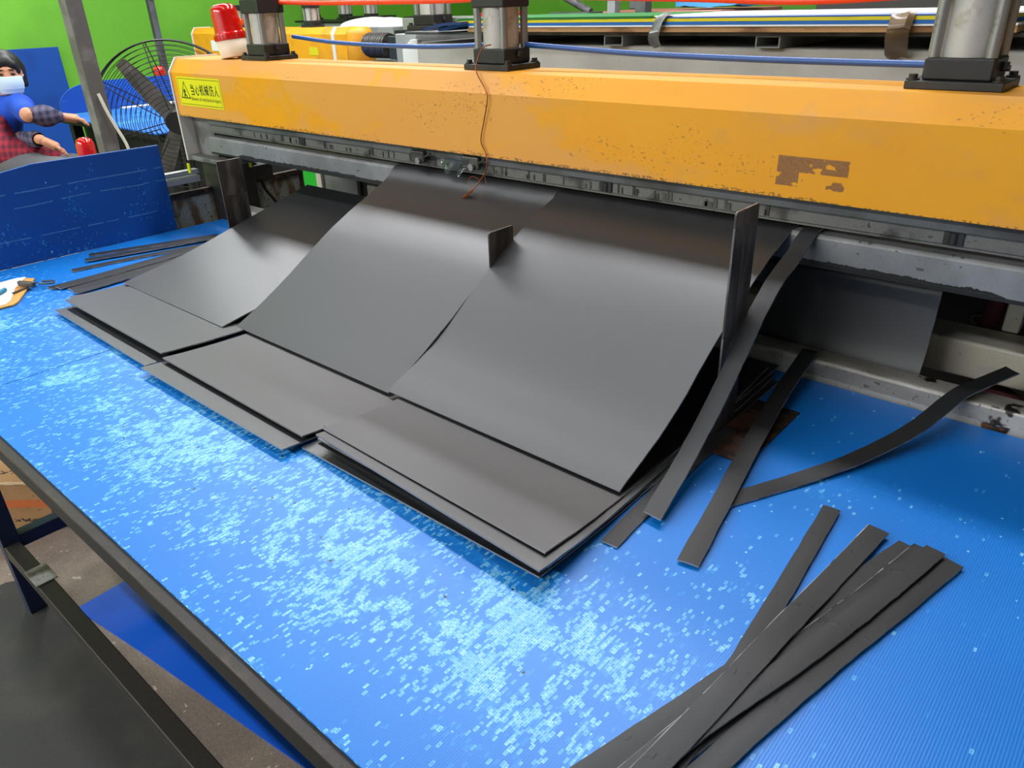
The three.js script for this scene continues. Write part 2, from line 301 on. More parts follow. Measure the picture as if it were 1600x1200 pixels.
// ---------------------------------------------------------------- the work table
const table = thing('work_table', 'long work table covered with worn ribbed blue plastic, in front of the yellow press', 'table', [-1.1, 0, -0.9]);
part(table, 'table_cover', bx(-1.8985, 0.9, 0.795, 0.8, -1.505, -0.288, 0.0015), coverMat(-1.9, 0.15, -1.51, -0.285, 2048, 1536), 'right-hand blue plastic cover sheet, heavily worn');
part(table, 'table_cover', bx(-2.86, -1.9015, 0.795, 0.8, -1.505, -0.288, 0.0015), coverMat(-2.87, -1.9, -1.51, -0.285, 900, 1536), 'left-hand blue plastic cover sheet');
part(table, 'table_board', bx(-2.85, 0.89, 0.775, 0.7945, -1.5, -0.3, 0.001), M.greyDark);
part(table, 'edge_angle', bx(-2.86, 0.9, 0.789, 0.7945, -0.3, -0.270, 0.001), M.frame, 'rusty steel angle along the table edge');
part(table, 'edge_flange', bx(-2.86, 0.9, 0.752, 0.789, -0.276, -0.271, 0.001), M.dark);
for (const x of [-2.17, -0.4, 0.85]) { part(table, 'leg', bx(x - 0.022, x + 0.022, x < -2 ? 0.0122 : 0, 0.775, -0.33, -0.286), M.frameBlue); part(table, 'leg', bx(x - 0.022, x + 0.022, 0, 0.775, -1.46, -1.416), M.frameBlue); }
part(table, 'stretcher', bx(-2.148, 0.83, 0.215, 0.255, -0.327, -0.287, 0.003), M.frame);
for (const x of [-2.17, -0.4, 0.85]) part(table, 'stretcher', bx(x - 0.02, x + 0.02, 0.23, 0.27, -1.417, -0.329, 0.003), M.frameBlue);
part(table, 'bracket_plate', bx(-1.985, -1.9, 0.256, 0.26, -0.336, -0.284, 0.001), M.rail, 'bent tin plate wrapped on the stretcher');

// blue guard board standing on the left end of the table
{
  const gt = tex(1024, 512, 1, 0.5, (u, v) => {
    let c = mix([4, 76, 156], [3, 62, 136], fbm(u * 6, v * 3, 4, 0, 60));
    const y = v * 0.5; for (const l of [0.085, 0.19, 0.235]) { const dy = Math.abs(y - l - 0.01 * (vn(u * 5, l * 40, 0, 3) - 0.5)); if (dy < 0.0016 && vn(u * 30, l * 90, 0, 5) > 0.35) c = mix(c, [120, 160, 190], 0.55); }
    const k = vn(u * 200, v * 60, 0, 61) * 0.6 + fbm(u * 12, v * 8, 3, 0, 62) * 0.4; const low = sst(0.45, 0.05, v);
    if (k > 0.80 - 0.11 * low) c = mix(c, [70, 150, 205], 0.5);
    if (vn(u * 44, v * 20, 0, 63) > 0.965) c = mix(c, [180, 210, 225], 0.7);
    return c;
  });
  gt.offset.set(0.2, 0.4);
  const g = new THREE.Shape(); g.moveTo(0.30, 0.80); g.lineTo(1.222, 0.80); g.lineTo(1.285, 0.80); g.lineTo(1.285, 1.111); g.lineTo(0.86, 1.113); g.lineTo(0.76, 1.10); g.lineTo(0.62, 1.06); g.lineTo(0.30, 1.05);
  const e = new THREE.ExtrudeGeometry(g, { depth: 0.012, bevelEnabled: true, bevelSize: 0.001, bevelThickness: 0.001, bevelSegments: 1 });
  e.rotateY(Math.PI / 2); e.translate(-2.874, 0.0015, 0);
  // the shape's x runs towards the press
  const p = e.attributes.position; 
  const b = solid('guard_board', uvBox(e), std({ map: gt, roughness: 0.45 }), 'scratched dark blue board standing upright on the left end of the table', 'board');
}

// ---------------------------------------------------------------- the yellow press
const beamTex = (() => {
  const FILM = [222, 155, 86]; // the same dusty film on every face of the beam
  const X0 = -2.95, W = 3.4, Hh = 0.6;
  const t = tex(2048, 384, W, Hh, (u, v) => {
    const x = X0 + u * W, s = v * Hh; // s: length round the section from the lower front edge
    let c = mix([240, 164, 2], [232, 152, 4], fbm(u * 20, v * 5, 4, 0, 70));
    const big = fbm(x * 2.1, s * 7, 4, 0, 71), fine = fbm(x * 24, s * 40, 3, 0, 72);
    // one dusty film over every face, heavier towards the left end; rubbed and dripped clean in places
    const left = sst(-0.6, -1.75, x) * 0.55 - sst(-2.62, -2.9, x) * 0.3 + sst(0.055, 0.0, s) * 0.13;
    let film = sst(0.44, 0.60, big * 0.7 + fine * 0.16 + left * 0.4);
    if (s > 0.152 && s < 0.2085) for (const [a, b, q] of [[-1.78, -1.64, 1], [-1.33, -1.27, 0.5], [-1.2, -1.06, 1], [-0.99, -0.86, 1], [-0.62, -0.5, 0.6]]) {
      const edge = (fbm(x * 26 + s * 30, 3.3, 3, 0, 78) - 0.5) * 0.05, drip = (s - 0.152) / 0.056;
      if (x + s * 0.3 > a + edge + 0.045 && x + s * 0.3 < b + edge * 1.6 + 0.045 && vn(x * 36 + s * 9, 1, 0, 79) > 0.62 - drip * 0.55) film *= 1 - q;
    }
    c = mix(c, FILM, 0.72 * film);
    if (vn(x * 190, s * 300, 0, 73) > 0.86 && fbm(x * 5, s * 18, 3, 0, 74) > 0.63) c = mix(c, [120, 82, 40], 0.45);
    if (s < 0.0022 + 0.007 * vn(x * 60, 1, 0, 81) * sst(0.45, 0.7, vn(x * 5, 5, 0, 82)) && vn(x * 260, s * 500, 0, 75) > 0.55) c = mix(c, [92, 66, 44], 0.6);
    if (x > -0.588 && x < -0.455 && s > 0.024 && s < 0.078) {
      const e = Math.min(x + 0.588, -0.455 - x, s - 0.024, 0.078 - s) * 160, k = fbm(x * 60, s * 70, 4, 0, 76);
      const peel = x > -0.545 && s < 0.05 ? 0.17 : -0.08; if (k + Math.min(0, e - 1) * 0.1 > 0.36 + peel) c = mix([120, 80, 42], [172, 112, 48], vn(x * 900, s * 900));
    }
    return c;
  });
  t.offset.set(-X0 / W, 0); return t;
})();
const M_beam = phys({ map: beamTex, roughness: 0.42, ior: 1.5 });
const press = thing('cutting_press', 'long yellow and grey cutting press with three air cylinders on its beam', 'machine', [-1.3, 0, -1.6]);
part(press, 'beam_cover', prismX([[-1.43, 1.196], [-1.43, 1.347], [-1.462, 1.392], [-1.628, 1.392], [-1.66, 1.347], [-1.66, 1.196]], -2.936, 0.4), M_beam, 'yellow painted beam cover');
part(press, 'end_plate', (() => { const s = new THREE.Shape(); [[-1.425, 1.19], [-1.425, 1.35], [-1.46, 1.398], [-1.63, 1.398], [-1.665, 1.35], [-1.665, 1.03], [-1.425, 1.03]].forEach((p, i) => i ? s.lineTo(-p[0], p[1]) : s.moveTo(-p[0], p[1])); const g = new THREE.ExtrudeGeometry(s, { depth: 0.008, bevelEnabled: false }); g.rotateY(Math.PI / 2); g.translate(-2.945, 0, 0); return uvBox(g); })(), M.offwhite, 'pale grey end plate');
part(press, 'end_box', [bx(-2.936, -2.79, 1.045, 1.196, -1.62, -1.475), bx(-2.94, -2.66, 1.032, 1.05, -1.60, -1.43, 0.003)], M.endgrey);
part(press, 'end_column', bx(-2.935, -2.8, 0.3, 1.032, -1.62, -1.475, 0.004), M.black);
part(press, 'bed_bar', prismX([[-1.45, 1.073], [-1.45, 1.122], [-1.457, 1.129], [-1.56, 1.129], [-1.56, 1.073]], -2.79, 0.4), M.bed, 'long painted steel bed bar');
part(press, 'cutting_mat', bx(-2.79, 0.4, 1.0655, 1.0725, -1.56, -1.4495, 0.001), M.dark, 'ragged black mat edge under the bed bar');
part(press, 'blade_holder', [bx(-2.79, 0.4, 1.144, 1.171, -1.55, -1.462, 0.003), bx(-2.79, 0.4, 1.139, 1.146, -1.53, -1.466, 0.001)], M.holder);
part(press, 'blade_carrier', bx(-2.79, 0.4, 1.171, 1.197, -1.6, -1.452, 0.002), M.greyDark);
{ // small scratched marks and clamps along the blade holder
  const r = rng(91), gs = []; for (let k = 0; k < 70; k++) { const x = -2.5 + r() * 1.9; gs.push(bx(x, x + 0.004 + r() * 0.006, 1.148, 1.158 + r() * 0.011, -1.4625, -1.4605, 0.0005)); }
  part(press, 'chipped_mark', gs, M.steel, 'chipped marks along the blade holder');
  for (const x of [-2.2, -1.0, -0.27]) part(press, 'clamp_bolt', [cyl(x, 1.148, 1.168, -1.462, 0.008), bx(x - 0.016, x + 0.016, 1.147, 1.17, -1.4615, -1.458, 0.001)], M.black);
}
{ // ragged black rubber hanging on along the lower front edge of the bed bar
  const rag = (x0, x1, h, seed) => { const s = new THREE.Shape(), n = Math.round((x1 - x0) / 0.0028); s.moveTo(x0, 1.074); for (let i = 0; i <= n; i++) { const x = x0 + (x1 - x0) * i / n, e = Math.min(1, i / 8, (n - i) / 8); s.lineTo(x, 1.0745 + e * h * (0.15 + 0.5 * fbm(x * 14, seed, 2) + 0.5 * hsh(i, seed) * vn(x * 60, seed * 3))); } s.lineTo(x1, 1.074); const g = new THREE.ExtrudeGeometry(s, { depth: 0.0015, bevelEnabled: false }); g.translate(0, 0, -1.4495); return g; };
  part(press, 'rubber_edge', [rag(-0.55, -0.17, 0.010, 3), rag(-2.6, -1.75, 0.009, 5), rag(-0.14, 0.1, 0.005, 9)], M.dark, 'ragged black rubber edge');
}
part(press, 'infeed_bed', bx(-2.79, 0.4, 1.08, 1.122, -2.25, -1.56, 0.003), M.greyDark);
const railTex = tex(2048, 160, 3.46, 0.27, (u, v) => {
  const x = -2.86 + u * 3.46; let c = mix([190, 186, 176], [152, 147, 136], sst(0.45, 0.75, fbm(x * 7, v * 4, 4, 0, 101)));
  const so = Math.max(0.9 * Math.exp(-(((x + 0.275) / 0.04) ** 2)), 0.95 * Math.exp(-(((x + 0.13) / 0.05) ** 2)), 0.6 * Math.exp(-(((x + 0.02) / 0.04) ** 2)), 0.25);
  const k = fbm(x * 34, v * 9, 4, 0, 102); if (k < so * 0.55) c = mix(c, mix([38, 34, 30], [104, 72, 48], sst(0.5, 0.7, fbm(x * 60, v * 20, 3, 0, 103))), sst(so * 0.55, so * 0.55 - 0.08, k));
  if (vn(x * 160, v * 40, 0, 104) > 0.93) c = mix(c, [70, 62, 54], 0.6);
  const g = (hsh(Math.floor(u * 2048), Math.floor(v * 160)) - 0.5) * 10; return [c[0] + g, c[1] + g, c[2] + g];
});
railTex.offset.set(2.86 / 3.46, 0);
part(press, 'front_rail', [bx(-2.86, 0.6, 0.62, 0.845, -1.575, -1.51, 0.008)], std({ map: railTex, roughness: 0.4, metalness: 0.2 }), 'pale machine rail along the back of the table');
part(press, 'cross_beam', bx(-2.0, 0.6, 0.782, 0.866, -1.86, -1.75, 0.008), M.pale);
part(press, 'rear_panel', bx(-1.6, 0.6, 0.02, 1.08, -2.12, -2.06, 0.004), M.black);
part(press, 'panel_bolt', (() => { const g = new THREE.TorusGeometry(0.012, 0.004, 8, 18); g.translate(-0.285, 0.81, -2.057); return g; })(), M.steel);
part(press, 'upright', bx(-0.208, -0.175, 0.867, 1.08, -1.9, -1.852, 0.004), M.pale);
for (const x of [0.45, -2.86]) part(press, 'side_frame', x > 0 ? bx(0.45, 0.52, 0, 1.2, -2.2, -1.58, 0.004) : bx(-2.905, -2.895, 0.35, 0.918, -1.9, -1.0, 0.002), x > 0 ? M.grey : M.rusty, x > 0 ? null : 'pale side frame streaked with rust');
part(press, 'side_rim', bx(-2.91, -2.888, 0.905, 0.925, -1.9, -1.0, 0.002), M.rust, 'rusty rim of the side frame');
part(press, 'side_rim', bx(-2.908, -2.89, 0.35, 0.912, -1.9, -1.882, 0.002), M.rust);
for (const [y0, y1, z0, z1] of [[0.982, 1.0, -1.44, -1.0], [0.952, 0.976, -1.44, -1.0]]) part(press, 'slide_rail', bx(-2.93, -2.9, y0, y1, z0, z1, 0.003), M.alu);
part(press, 'frame_foot', bx(-2.87, -2.62, 0, 0.62, -2.1, -1.58, 0.004), M.black);
part(press, 'slide_block', bx(-2.89, -2.83, 0.925, 0.985, -1.72, -1.6, 0.004), M.black);
part(press, 'sensor_foot', bx(-2.885, -2.84, 0.80, 0.832, -1.62, -1.53, 0.004), M.pale);
part(press, 'bent_rod', tube([[-2.85, 1.0, -1.64], [-2.85, 0.97, -1.67], [-2.85, 0.89, -1.68], [-2.85, 0.84, -1.71], [-2.85, 0.78, -1.75]], 0.007), M.steel);
for (const [x, y, z] of [[-2.79, 0.99, -1.6], [-2.79, 1.01, -1.35]]) part(press, 'limit_tab', bx(x - 0.008, x + 0.008, y, y + 0.035, z - 0.003, z + 0.003, 0.001), std({ color: 0xd8e000, roughness: 0.5 }));
part(press, 'rear_beam', bx(-2.9, -2.46, 0.72, 0.97, -2.06, -2.0, 0.003), M.grey);
part(press, 'rear_post', [bx(-2.62, -2.6, 0.5, 1.0, -2.0, -1.975, 0.002), bx(-2.6, -2.46, 0.70, 0.98, -2.0, -1.99, 0.002)], M.greyDark);
part(press, 'bracket_plate', bx(-2.56, -2.49, 0.8, 0.878, -1.99, -1.98, 0.003), M.offwhite, 'cream painted bracket plate');
part(press, 'bracket_plate', bx(-2.925, -2.885, 0.75, 0.95, -1.998, -1.985, 0.003), M.offwhite);
part(press, 'green_door', bx(-3.36, -3.16, 0.45, 0.9, -2.24, -2.2, 0.003), std({ color: 0x14b428, roughness: 0.5 }), 'bright green cabinet door');

// warning sign: lettering drawn stroke by stroke
{
  const c = document.createElement('canvas'); c.width = 1024; c.height = 340; const g = c.getContext('2d');
  g.fillStyle = '#e3dc10'; g.fillRect(0, 0, 1024, 340);
  g.strokeStyle = '#3a3a08'; g.lineWidth = 6; g.strokeRect(26, 22, 972, 296);
  g.strokeStyle = '#17160c'; g.fillStyle = '#17160c'; g.lineWidth = 14; g.lineJoin = 'miter';
  g.beginPath(); g.moveTo(166, 60); g.lineTo(270, 246); g.lineTo(62, 246); g.closePath(); g.stroke();
  // gear and hand pictogram
  g.beginPath(); g.arc(150, 170, 22, 0, 7); g.fill(); for (let k = 0; k < 8; k++) { const a = k * 0.785; g.fillRect(150 + Math.cos(a) * 26 - 5, 170 + Math.sin(a) * 26 - 5, 10, 10); }
  g.beginPath(); g.moveTo(128, 200); g.lineTo(160, 196); g.lineTo(214, 232); g.lineTo(196, 238); g.lineTo(160, 216); g.lineTo(150, 234); g.lineTo(124, 234); g.closePath(); g.fill();
  const S = [
    [[[50, 5], [50, 38]], [[20, 12], [32, 32]], [[82, 12], [68, 32]], [[14, 40], [86, 40], [86, 96]], [[18, 67], [84, 67]], [[12, 94], [90, 94]]],
    [[[34, 38], [34, 84], [42, 94], [72, 94], [78, 76]], [[12, 48], [20, 80]], [[46, 18], [58, 42]], [[76, 34], [90, 66]]],
    [[[24, 5], [24, 97]], [[6, 28], [44, 28]], [[22, 34], [6, 68]], [[28, 42], [42, 58]], [[56, 14], [56, 60], [44, 96]], [[56, 14], [80, 14], [80, 88], [94, 90], [95, 74]]],
    [[[18, 5], [18, 97]], [[3, 26], [34, 26]], [[17, 32], [4, 64]], [[22, 40], [32, 54]], [[36, 26], [95, 26]], [[70, 5], [78, 70], [94, 94]], [[92, 44], [66, 88]], [[42, 38], [42, 84]], [[56, 38], [56, 92]], [[36, 58], [66, 58]], [[82, 6], [90, 16]]],
    [[[26, 5], [8, 44]], [[20, 30], [20, 97]], [[50, 5], [40, 30]], [[46, 20], [92, 20]], [[40, 46], [86, 46], [84, 90], [70, 92]], [[62, 30], [58, 62], [36, 94]]],
    [[[50, 6], [46, 46], [8, 96]], [[48, 42], [66, 74], [94, 96]]],
  ];
  g.lineWidth = 14; g.lineCap = 'butt';
  S.forEach((ch, i) => { const ox = 300 + i * 113, oy = 72, sx = 1.0, sy = 1.34; for (const st of ch) { g.beginPath(); st.forEach((p, k) => k ? g.lineTo(ox + p[0] * sx, oy + p[1] * sy) : g.moveTo(ox + p[0] * sx, oy + p[1] * sy)); g.stroke(); } });
  g.font = 'bold 54px sans-serif'; g.fillText('Beware of mechanical injury', 290, 268, 690);
  g.globalAlpha = 0.35; g.fillStyle = '#8a8420'; const r = rng(5); for (let k = 0; k < 60; k++) g.fillRect(r() * 1024, r() * 340, 2 + r() * 14, 2);
  const t = new THREE.CanvasTexture(c); t.colorSpace = THREE.SRGBColorSpace;
  const p = new THREE.BoxGeometry(0.305, 0.1, 0.0008); p.translate(-2.75, 1.285, -1.4294);
  part(press, 'warning_sign', p, std({ map: t, roughness: 0.4 }), 'yellow warning sticker with black lettering');
}

// air cylinders: barrel with blocks, rods and bolts; the first is built, the others are copies
const proto = new THREE.Group();
function airCylinder() {
  const m = shade(new THREE.Mesh(merge(cyl(0, 0.05, 0.142, 0, 0.0455, 0.0455, 36)), M.barrel)); m.name = 'air_cylinder';
  const add = (n, g, mat) => { const q = shade(new THREE.Mesh(merge(g), mat)); q.name = n; m.add(q); };
  add('base_plate', bx(-0.076, 0.076, 0, 0.014, -0.064, 0.064, 0.002), M.black);
  add('lower_block', bx(-0.054, 0.054, 0.014, 0.05, -0.05, 0.05, 0.004), M.black);
  add('upper_block', bx(-0.054, 0.054, 0.142, 0.185, -0.05, 0.05, 0.004), M.black);
  for (const [x, z] of [[-1, -1], [1, -1], [-1, 1], [1, 1]]) {
    add('tie_rod', cyl(x * 0.0435, 0.05, 0.142, z * 0.039, 0.0095, 0.0095, 14), M.rodm);
    add('bolt', [cyl(x * 0.066, 0.014, 0.024, z * 0.052, 0.0075, 0.0075, 6), cyl(x * 0.066, 0.014, 0.017, z * 0.052, 0.011, 0.011, 16)], M.black);
  }
  add('air_fitting', [cyl(0.06, 0.03, 0.042, 0, 0.006, 0.006, 10), rod([0.05, 0.032, 0], [0.068, 0.032, 0], 0.005)], M.black);
  return m;
}
const CY = airCylinder();
for (const x of [-2.475, -1.405, -0.335]) { const c = CY.clone(); c.position.set(x + 1.3, 1.392, -1.565 + 1.6); press.add(c); }

// hoses, wire, scrap on the press
solid('air_hose', tube([[-2.40, 1.461, -1.62], [-2.183, 1.445, -1.62], [-1.931, 1.438, -1.62], [-1.708, 1.437, -1.62], [-1.46, 1.447, -1.6]], 0.0065, 60, 10), M.hoseBlue, 'blue air hose sagging between the left and middle cylinders', 'hose', 'blue air hoses on the press beam');
solid('air_hose', tube([[-1.352, 1.447, -1.6], [-1.209, 1.438, -1.62], [-1.025, 1.430, -1.62], [-0.715, 1.424, -1.62], [-0.558, 1.423, -1.62], [-0.39, 1.424, -1.6]], 0.0065, 60, 10), M.hoseBlue, 'blue air hose running from the middle cylinder to the right cylinder', 'hose', 'blue air hoses on the press beam');
solid('air_hose', tube([[-2.45, 1.566, -1.6], [-2.25, 1.559, -1.62], [-2.031, 1.556, -1.62], [-1.645, 1.553, -1.62], [-1.413, 1.556, -1.62], [-0.9, 1.541, -1.62], [-0.663, 1.531, -1.62], [-0.39, 1.539, -1.6]], 0.007, 70, 10), M.hoseOrange, 'orange air hose strung along the cylinder tops at the picture top', 'hose');
solid('air_hose', tube([[-2.52, 1.558, -1.6], [-2.6, 1.54, -1.62], [-2.74, 1.495, -1.63], [-2.84, 1.44, -1.66], [-2.9, 1.36, -1.7]], 0.009, 40, 10), M.hoseOrange, 'short thick orange hose behind the red beacon', 'hose');

// red beacon tilted on the beam
{
  const t = thing('warning_beacon', 'red warning beacon on a cream base, tilted on the left end of the yellow beam', 'beacon', [-2.655, 1.3935, -1.545]);
  t.scale.setScalar(0.9);
  const at = (n, g, m) => { g = merge(g); const q = shade(new THREE.Mesh(g, m)); q.name = n; t.add(q); return q; };
  at('lamp_base', lathe([[0, 0.004], [0.054, 0.004], [0.057, 0.008], [0.059, 0.068], [0.0, 0.07]], 0, 0, 0, 36), M.cream);
  at('lamp_collar', [lathe([[0.059, 0.066], [0.061, 0.068], [0.0605, 0.088], [0.056, 0.094], [0, 0.094]], 0, 0, 0, 36), ...Array.from({ length: 24 }, (_, k) => { const a = k * 0.2618, g = new THREE.BoxGeometry(0.003, 0.016, 0.004); g.rotateY(-a); g.translate(Math.cos(a) * 0.0608, 0.077, Math.sin(a) * 0.0608); return g; })], M.redlamp);
  at('lamp_dome', lathe([[0.056, 0.092], [0.0535, 0.10], [0.051, 0.16], [0.047, 0.178], [0.038, 0.189], [0.02, 0.194], [0.0001, 0.195]], 0, 0, 0, 40), M.redlamp);
  at('mounting_bolt', [cyl(0.03, -0.012, 0.006, 0.012, 0.005), cyl(0.03, -0.004, 0.002, 0.012, 0.009, 0.009, 6)], M.steel);
  t.rotation.set(0.02, 0.3, 0.12);
}
// copper wire hanging over the beam
{
  const t = thing('copper_wire', 'thin copper wire with a frayed end hanging over the yellow beam', 'wire', [-1.35, 1.05, -1.42]);
  part(t, 'wire', tube([[-1.385, 1.452, -1.505], [-1.40, 1.448, -1.495], [-1.405, 1.42, -1.475], [-1.39, 1.396, -1.452], [-1.33, 1.345, -1.424], [-1.336, 1.31, -1.423], [-1.345, 1.284, -1.424], [-1.358, 1.233, -1.424], [-1.343, 1.205, -1.424], [-1.336, 1.19, -1.42], [-1.34, 1.165, -1.418], [-1.36, 1.135, -1.412], [-1.375, 1.115, -1.404]], 0.0016, 90, 6), M.copper);
  const r = rng(17), gs = [];
  for (let k = 0; k < 20; k++) { const a = r() * 1.4 - 0.4, l = 0.02 + r() * 0.045; gs.push(tube([[-1.375, 1.117, -1.404], [-1.378 - l * 0.4 * Math.cos(a), 1.110 - l * 0.25 + 0.01 * (r() - 0.3), -1.402 + 0.012 * (r() - 0.5)], [-1.385 - l * 0.8 * Math.cos(a), 1.105 - l * (0.35 + 0.5 * r()), -1.40 + 0.02 * (r() - 0.5)]], 0.0006, 8, 4)); }
  gs.push(tube([[-1.345, 1.16, -1.417], [-1.335, 1.125, -1.41], [-1.35, 1.095, -1.402], [-1.385, 1.075, -1.395], [-1.415, 1.06, -1.39]], 0.0007, 20, 4));
  gs.push(tube([[-1.375, 1.117, -1.404], [-1.40, 1.13, -1.41], [-1.39, 1.145, -1.415], [-1.36, 1.14, -1.415]], 0.0007, 20, 4));
  part(t, 'frayed_strands', gs, M.copper);
}
// scrap of clear film and clamps under the beam
{
  const t = thing('plastic_film', 'crumpled clear plastic film caught under the beam beside the copper wire', 'film', [-1.47, 1.13, -1.44]);
  const g = new THREE.PlaneGeometry(0.085, 0.045, 10, 6), p = g.attributes.position; const r = rng(3);
  for (let i = 0; i < p.count; i++) { const x = p.getX(i), y = p.getY(i); p.setX(i, x * (1 + (y) * 14)); p.setZ(i, (vn(x * 60 + 9, y * 60 + 4) - 0.5) * 0.03); }
  g.computeVertexNormals(); g.translate(-1.475, 1.158, -1.432);
  part(t, 'film', g, phys({ color: 0xb8bec2, roughness: 0.08, transmission: 0.94, thickness: 0, side: THREE.DoubleSide }));
}
for (const [x, y, s, l] of [[-1.62, 1.168, 1, 'left'], [-1.415, 1.172, 1.15, 'right']]) {
  const t = thing('hose_clamp', 'dirty grey clip clamped under the beam, ' + l + ' of the clear film', 'clamp', [x, y - 0.02, -1.445]);
  part(t, 'clip_body', [bx(x - 0.03 * s, x + 0.025 * s, y - 0.016, y + 0.018, -1.452, -1.438, 0.006), rod([x + 0.02, y, -1.445], [x + 0.055, y + 0.014, -1.438], 0.003)], M.steel);
  part(t, 'clip_screw', (() => { const g = new THREE.CylinderGeometry(0.009, 0.009, 0.012, 14); g.rotateX(Math.PI / 2); g.translate(x + 0.01, y - 0.008, -1.434); return g; })(), M.rodm);
}

// ---------------------------------------------------------------- black plastic sheets
const BP = M.blackplastic;
const PR = [[-0.87, 0.8245], [-0.95, 0.855], [-1.03, 0.892], [-1.14, 0.966], [-1.2, 1.004], [-1.28, 1.05], [-1.345, 1.084], [-1.42, 1.113], [-1.47, 1.1295], [-1.53, 1.1315], [-1.62, 1.1315]];
const PM = [[-0.874, 0.8165], [-0.95, 0.853], [-1.045, 0.905], [-1.14, 0.962], [-1.21, 1.002], [-1.305, 1.047], [-1.37, 1.068], [-1.42, 1.092], [-1.455, 1.128], [-1.53, 1.1315], [-1.62, 1.1315]];
PM[7] = [-1.42, 1.1]; PM[6] = [-1.37, 1.075];
const hang = (x0, x1, prof, o = {}) => smooth(ribbon(prof.map(([z, y]) => [(x0 + x1) / 2, y, z]), x1 - x0, 0.003, { n: 70, m: 10, side: [1, 0, 0], ...o }));
solid('plastic_sheet', hang(-1.133, -0.552, PR), BP, 'right one of the large black sheets curving down from the press blade', 'sheet');
solid('plastic_sheet', hang(-1.735, -1.1365, PM), BP, 'middle large black sheet curving down from the press blade', 'sheet');
solid('plastic_sheet', hang(-2.325, -1.755, [[-0.845, 0.82], [-0.95, 0.838], [-1.07, 0.862], [-1.235, 0.905], [-1.42, 0.954], [-1.54, 0.986]], { bow: 0.0 }), BP, 'left large black sheet, already cut off and sagging below the press', 'sheet');
// the waste strip still hanging from the blade
solid('waste_strip', smooth(ribbon([[-0.484, 0.812, -0.862], [-0.503, 0.835, -0.98], [-0.511, 0.884, -1.08], [-0.515, 0.96, -1.18], [-0.516, 1.02, -1.245], [-0.517, 1.065, -1.31], [-0.517, 1.1, -1.395], [-0.517, 1.1305, -1.46], [-0.517, 1.1325, -1.55]], 0.034, 0.003, { n: 60, m: 2, side: [1, 0, 0.1] })), M.strip, 'narrow black waste strip curving down from the blade along the right sheet', 'strip');

// stacks of cut sheets on the table: [x0, x1, near z, height, turn, lift of the near edge, label]
function stackSheet([x0, x1, z, y, turn, lift, label, len = 0.8], i) {
  const c = Math.cos(turn), s = Math.sin(turn), w = x1 - x0, mx = (x0 + x1) / 2;
  const P = (d, h) => [mx - s * d * -1, y + h, z - c * d];
  const g = smooth(ribbon([P(0, lift), P(0.06, lift * 0.62), P(0.14, lift * 0.25), P(0.26, 0), P(len - 0.1, 0), P(len, lift * 0.3)], w, 0.0032, { n: 30, m: 6, side: [c, 0, -s], seed: 20 + i }));
  solid('plastic_sheet', g, BP, label, 'sheet', 'black sheets stacked on the table');
}
[
  [-1.112, -0.537, -0.640, 0.8015, 0.01, 0.004, 'bottom black sheet of the right stack, poking out under its right corner'],
  [-1.105, -0.535, -0.665, 0.805, -0.012, 0.008, 'lower black sheet of the right stack with a short near corner showing'],
  [-1.125, -0.555, -0.70, 0.8086, 0.0, 0.012, 'black sheet in the middle of the right stack, set back from the near edge'],
  [-1.085, -0.522, -0.640, 0.8122, -0.05, 0.024, 'second black sheet of the right stack, sticking out towards the viewer'],
  [-1.092, -0.54, -0.668, 0.8148, -0.028, 0.0225, 'topmost black sheet of the right stack with scuffed left corner'],
].forEach(stackSheet);
[
  [-1.69, -1.118, -0.600, 0.802, 0.0, 0.014, 'lower black sheet of the middle stack, sticking out at the near edge'],
  [-1.685, -1.118, -0.648, 0.8075, -0.01, 0.016, 'upper black sheet of the middle stack'],
].forEach(stackSheet);
[
  [-2.275, -1.705, -0.622, 0.802, -0.02, 0.008, 'lowest black sheet of the left stack, jutting out at the near edge'],
  [-2.345, -1.775, -0.70, 0.806, 0.02, 0.008, 'black sheet of the left stack shifted furthest to the left'],
  [-2.325, -1.755, -0.692, 0.81, 0.01, 0.011, 'black sheet just under the top of the left stack'],
  [-2.285, -1.70, -0.66, 0.8145, -0.01, 0.014, 'topmost black sheet of the left stack'],
].forEach(stackSheet);
solid('plastic_sheet', smooth(ribbon([[-0.475, 0.828, -1.585], [-0.475, 0.88, -1.60], [-0.475, 0.96, -1.612], [-0.475, 1.02, -1.614], [-0.475, 1.072, -1.61]], 0.36, 0.003, { n: 30, m: 6, side: [1, 0, 0] })), BP, 'grey-black ribbed sheet hanging behind the rail under the bed bar', 'sheet');
solid('waste_strip', smooth(ribbon([[-0.505, 0.8015, -0.772], [-0.52, 0.8015, -1.0], [-0.523, 0.8015, -1.2]], 0.03, 0.0025, { n: 16, m: 1, bow: 0.001 })), M.strip, 'black waste strip on the table tucked against the right stack', 'strip');

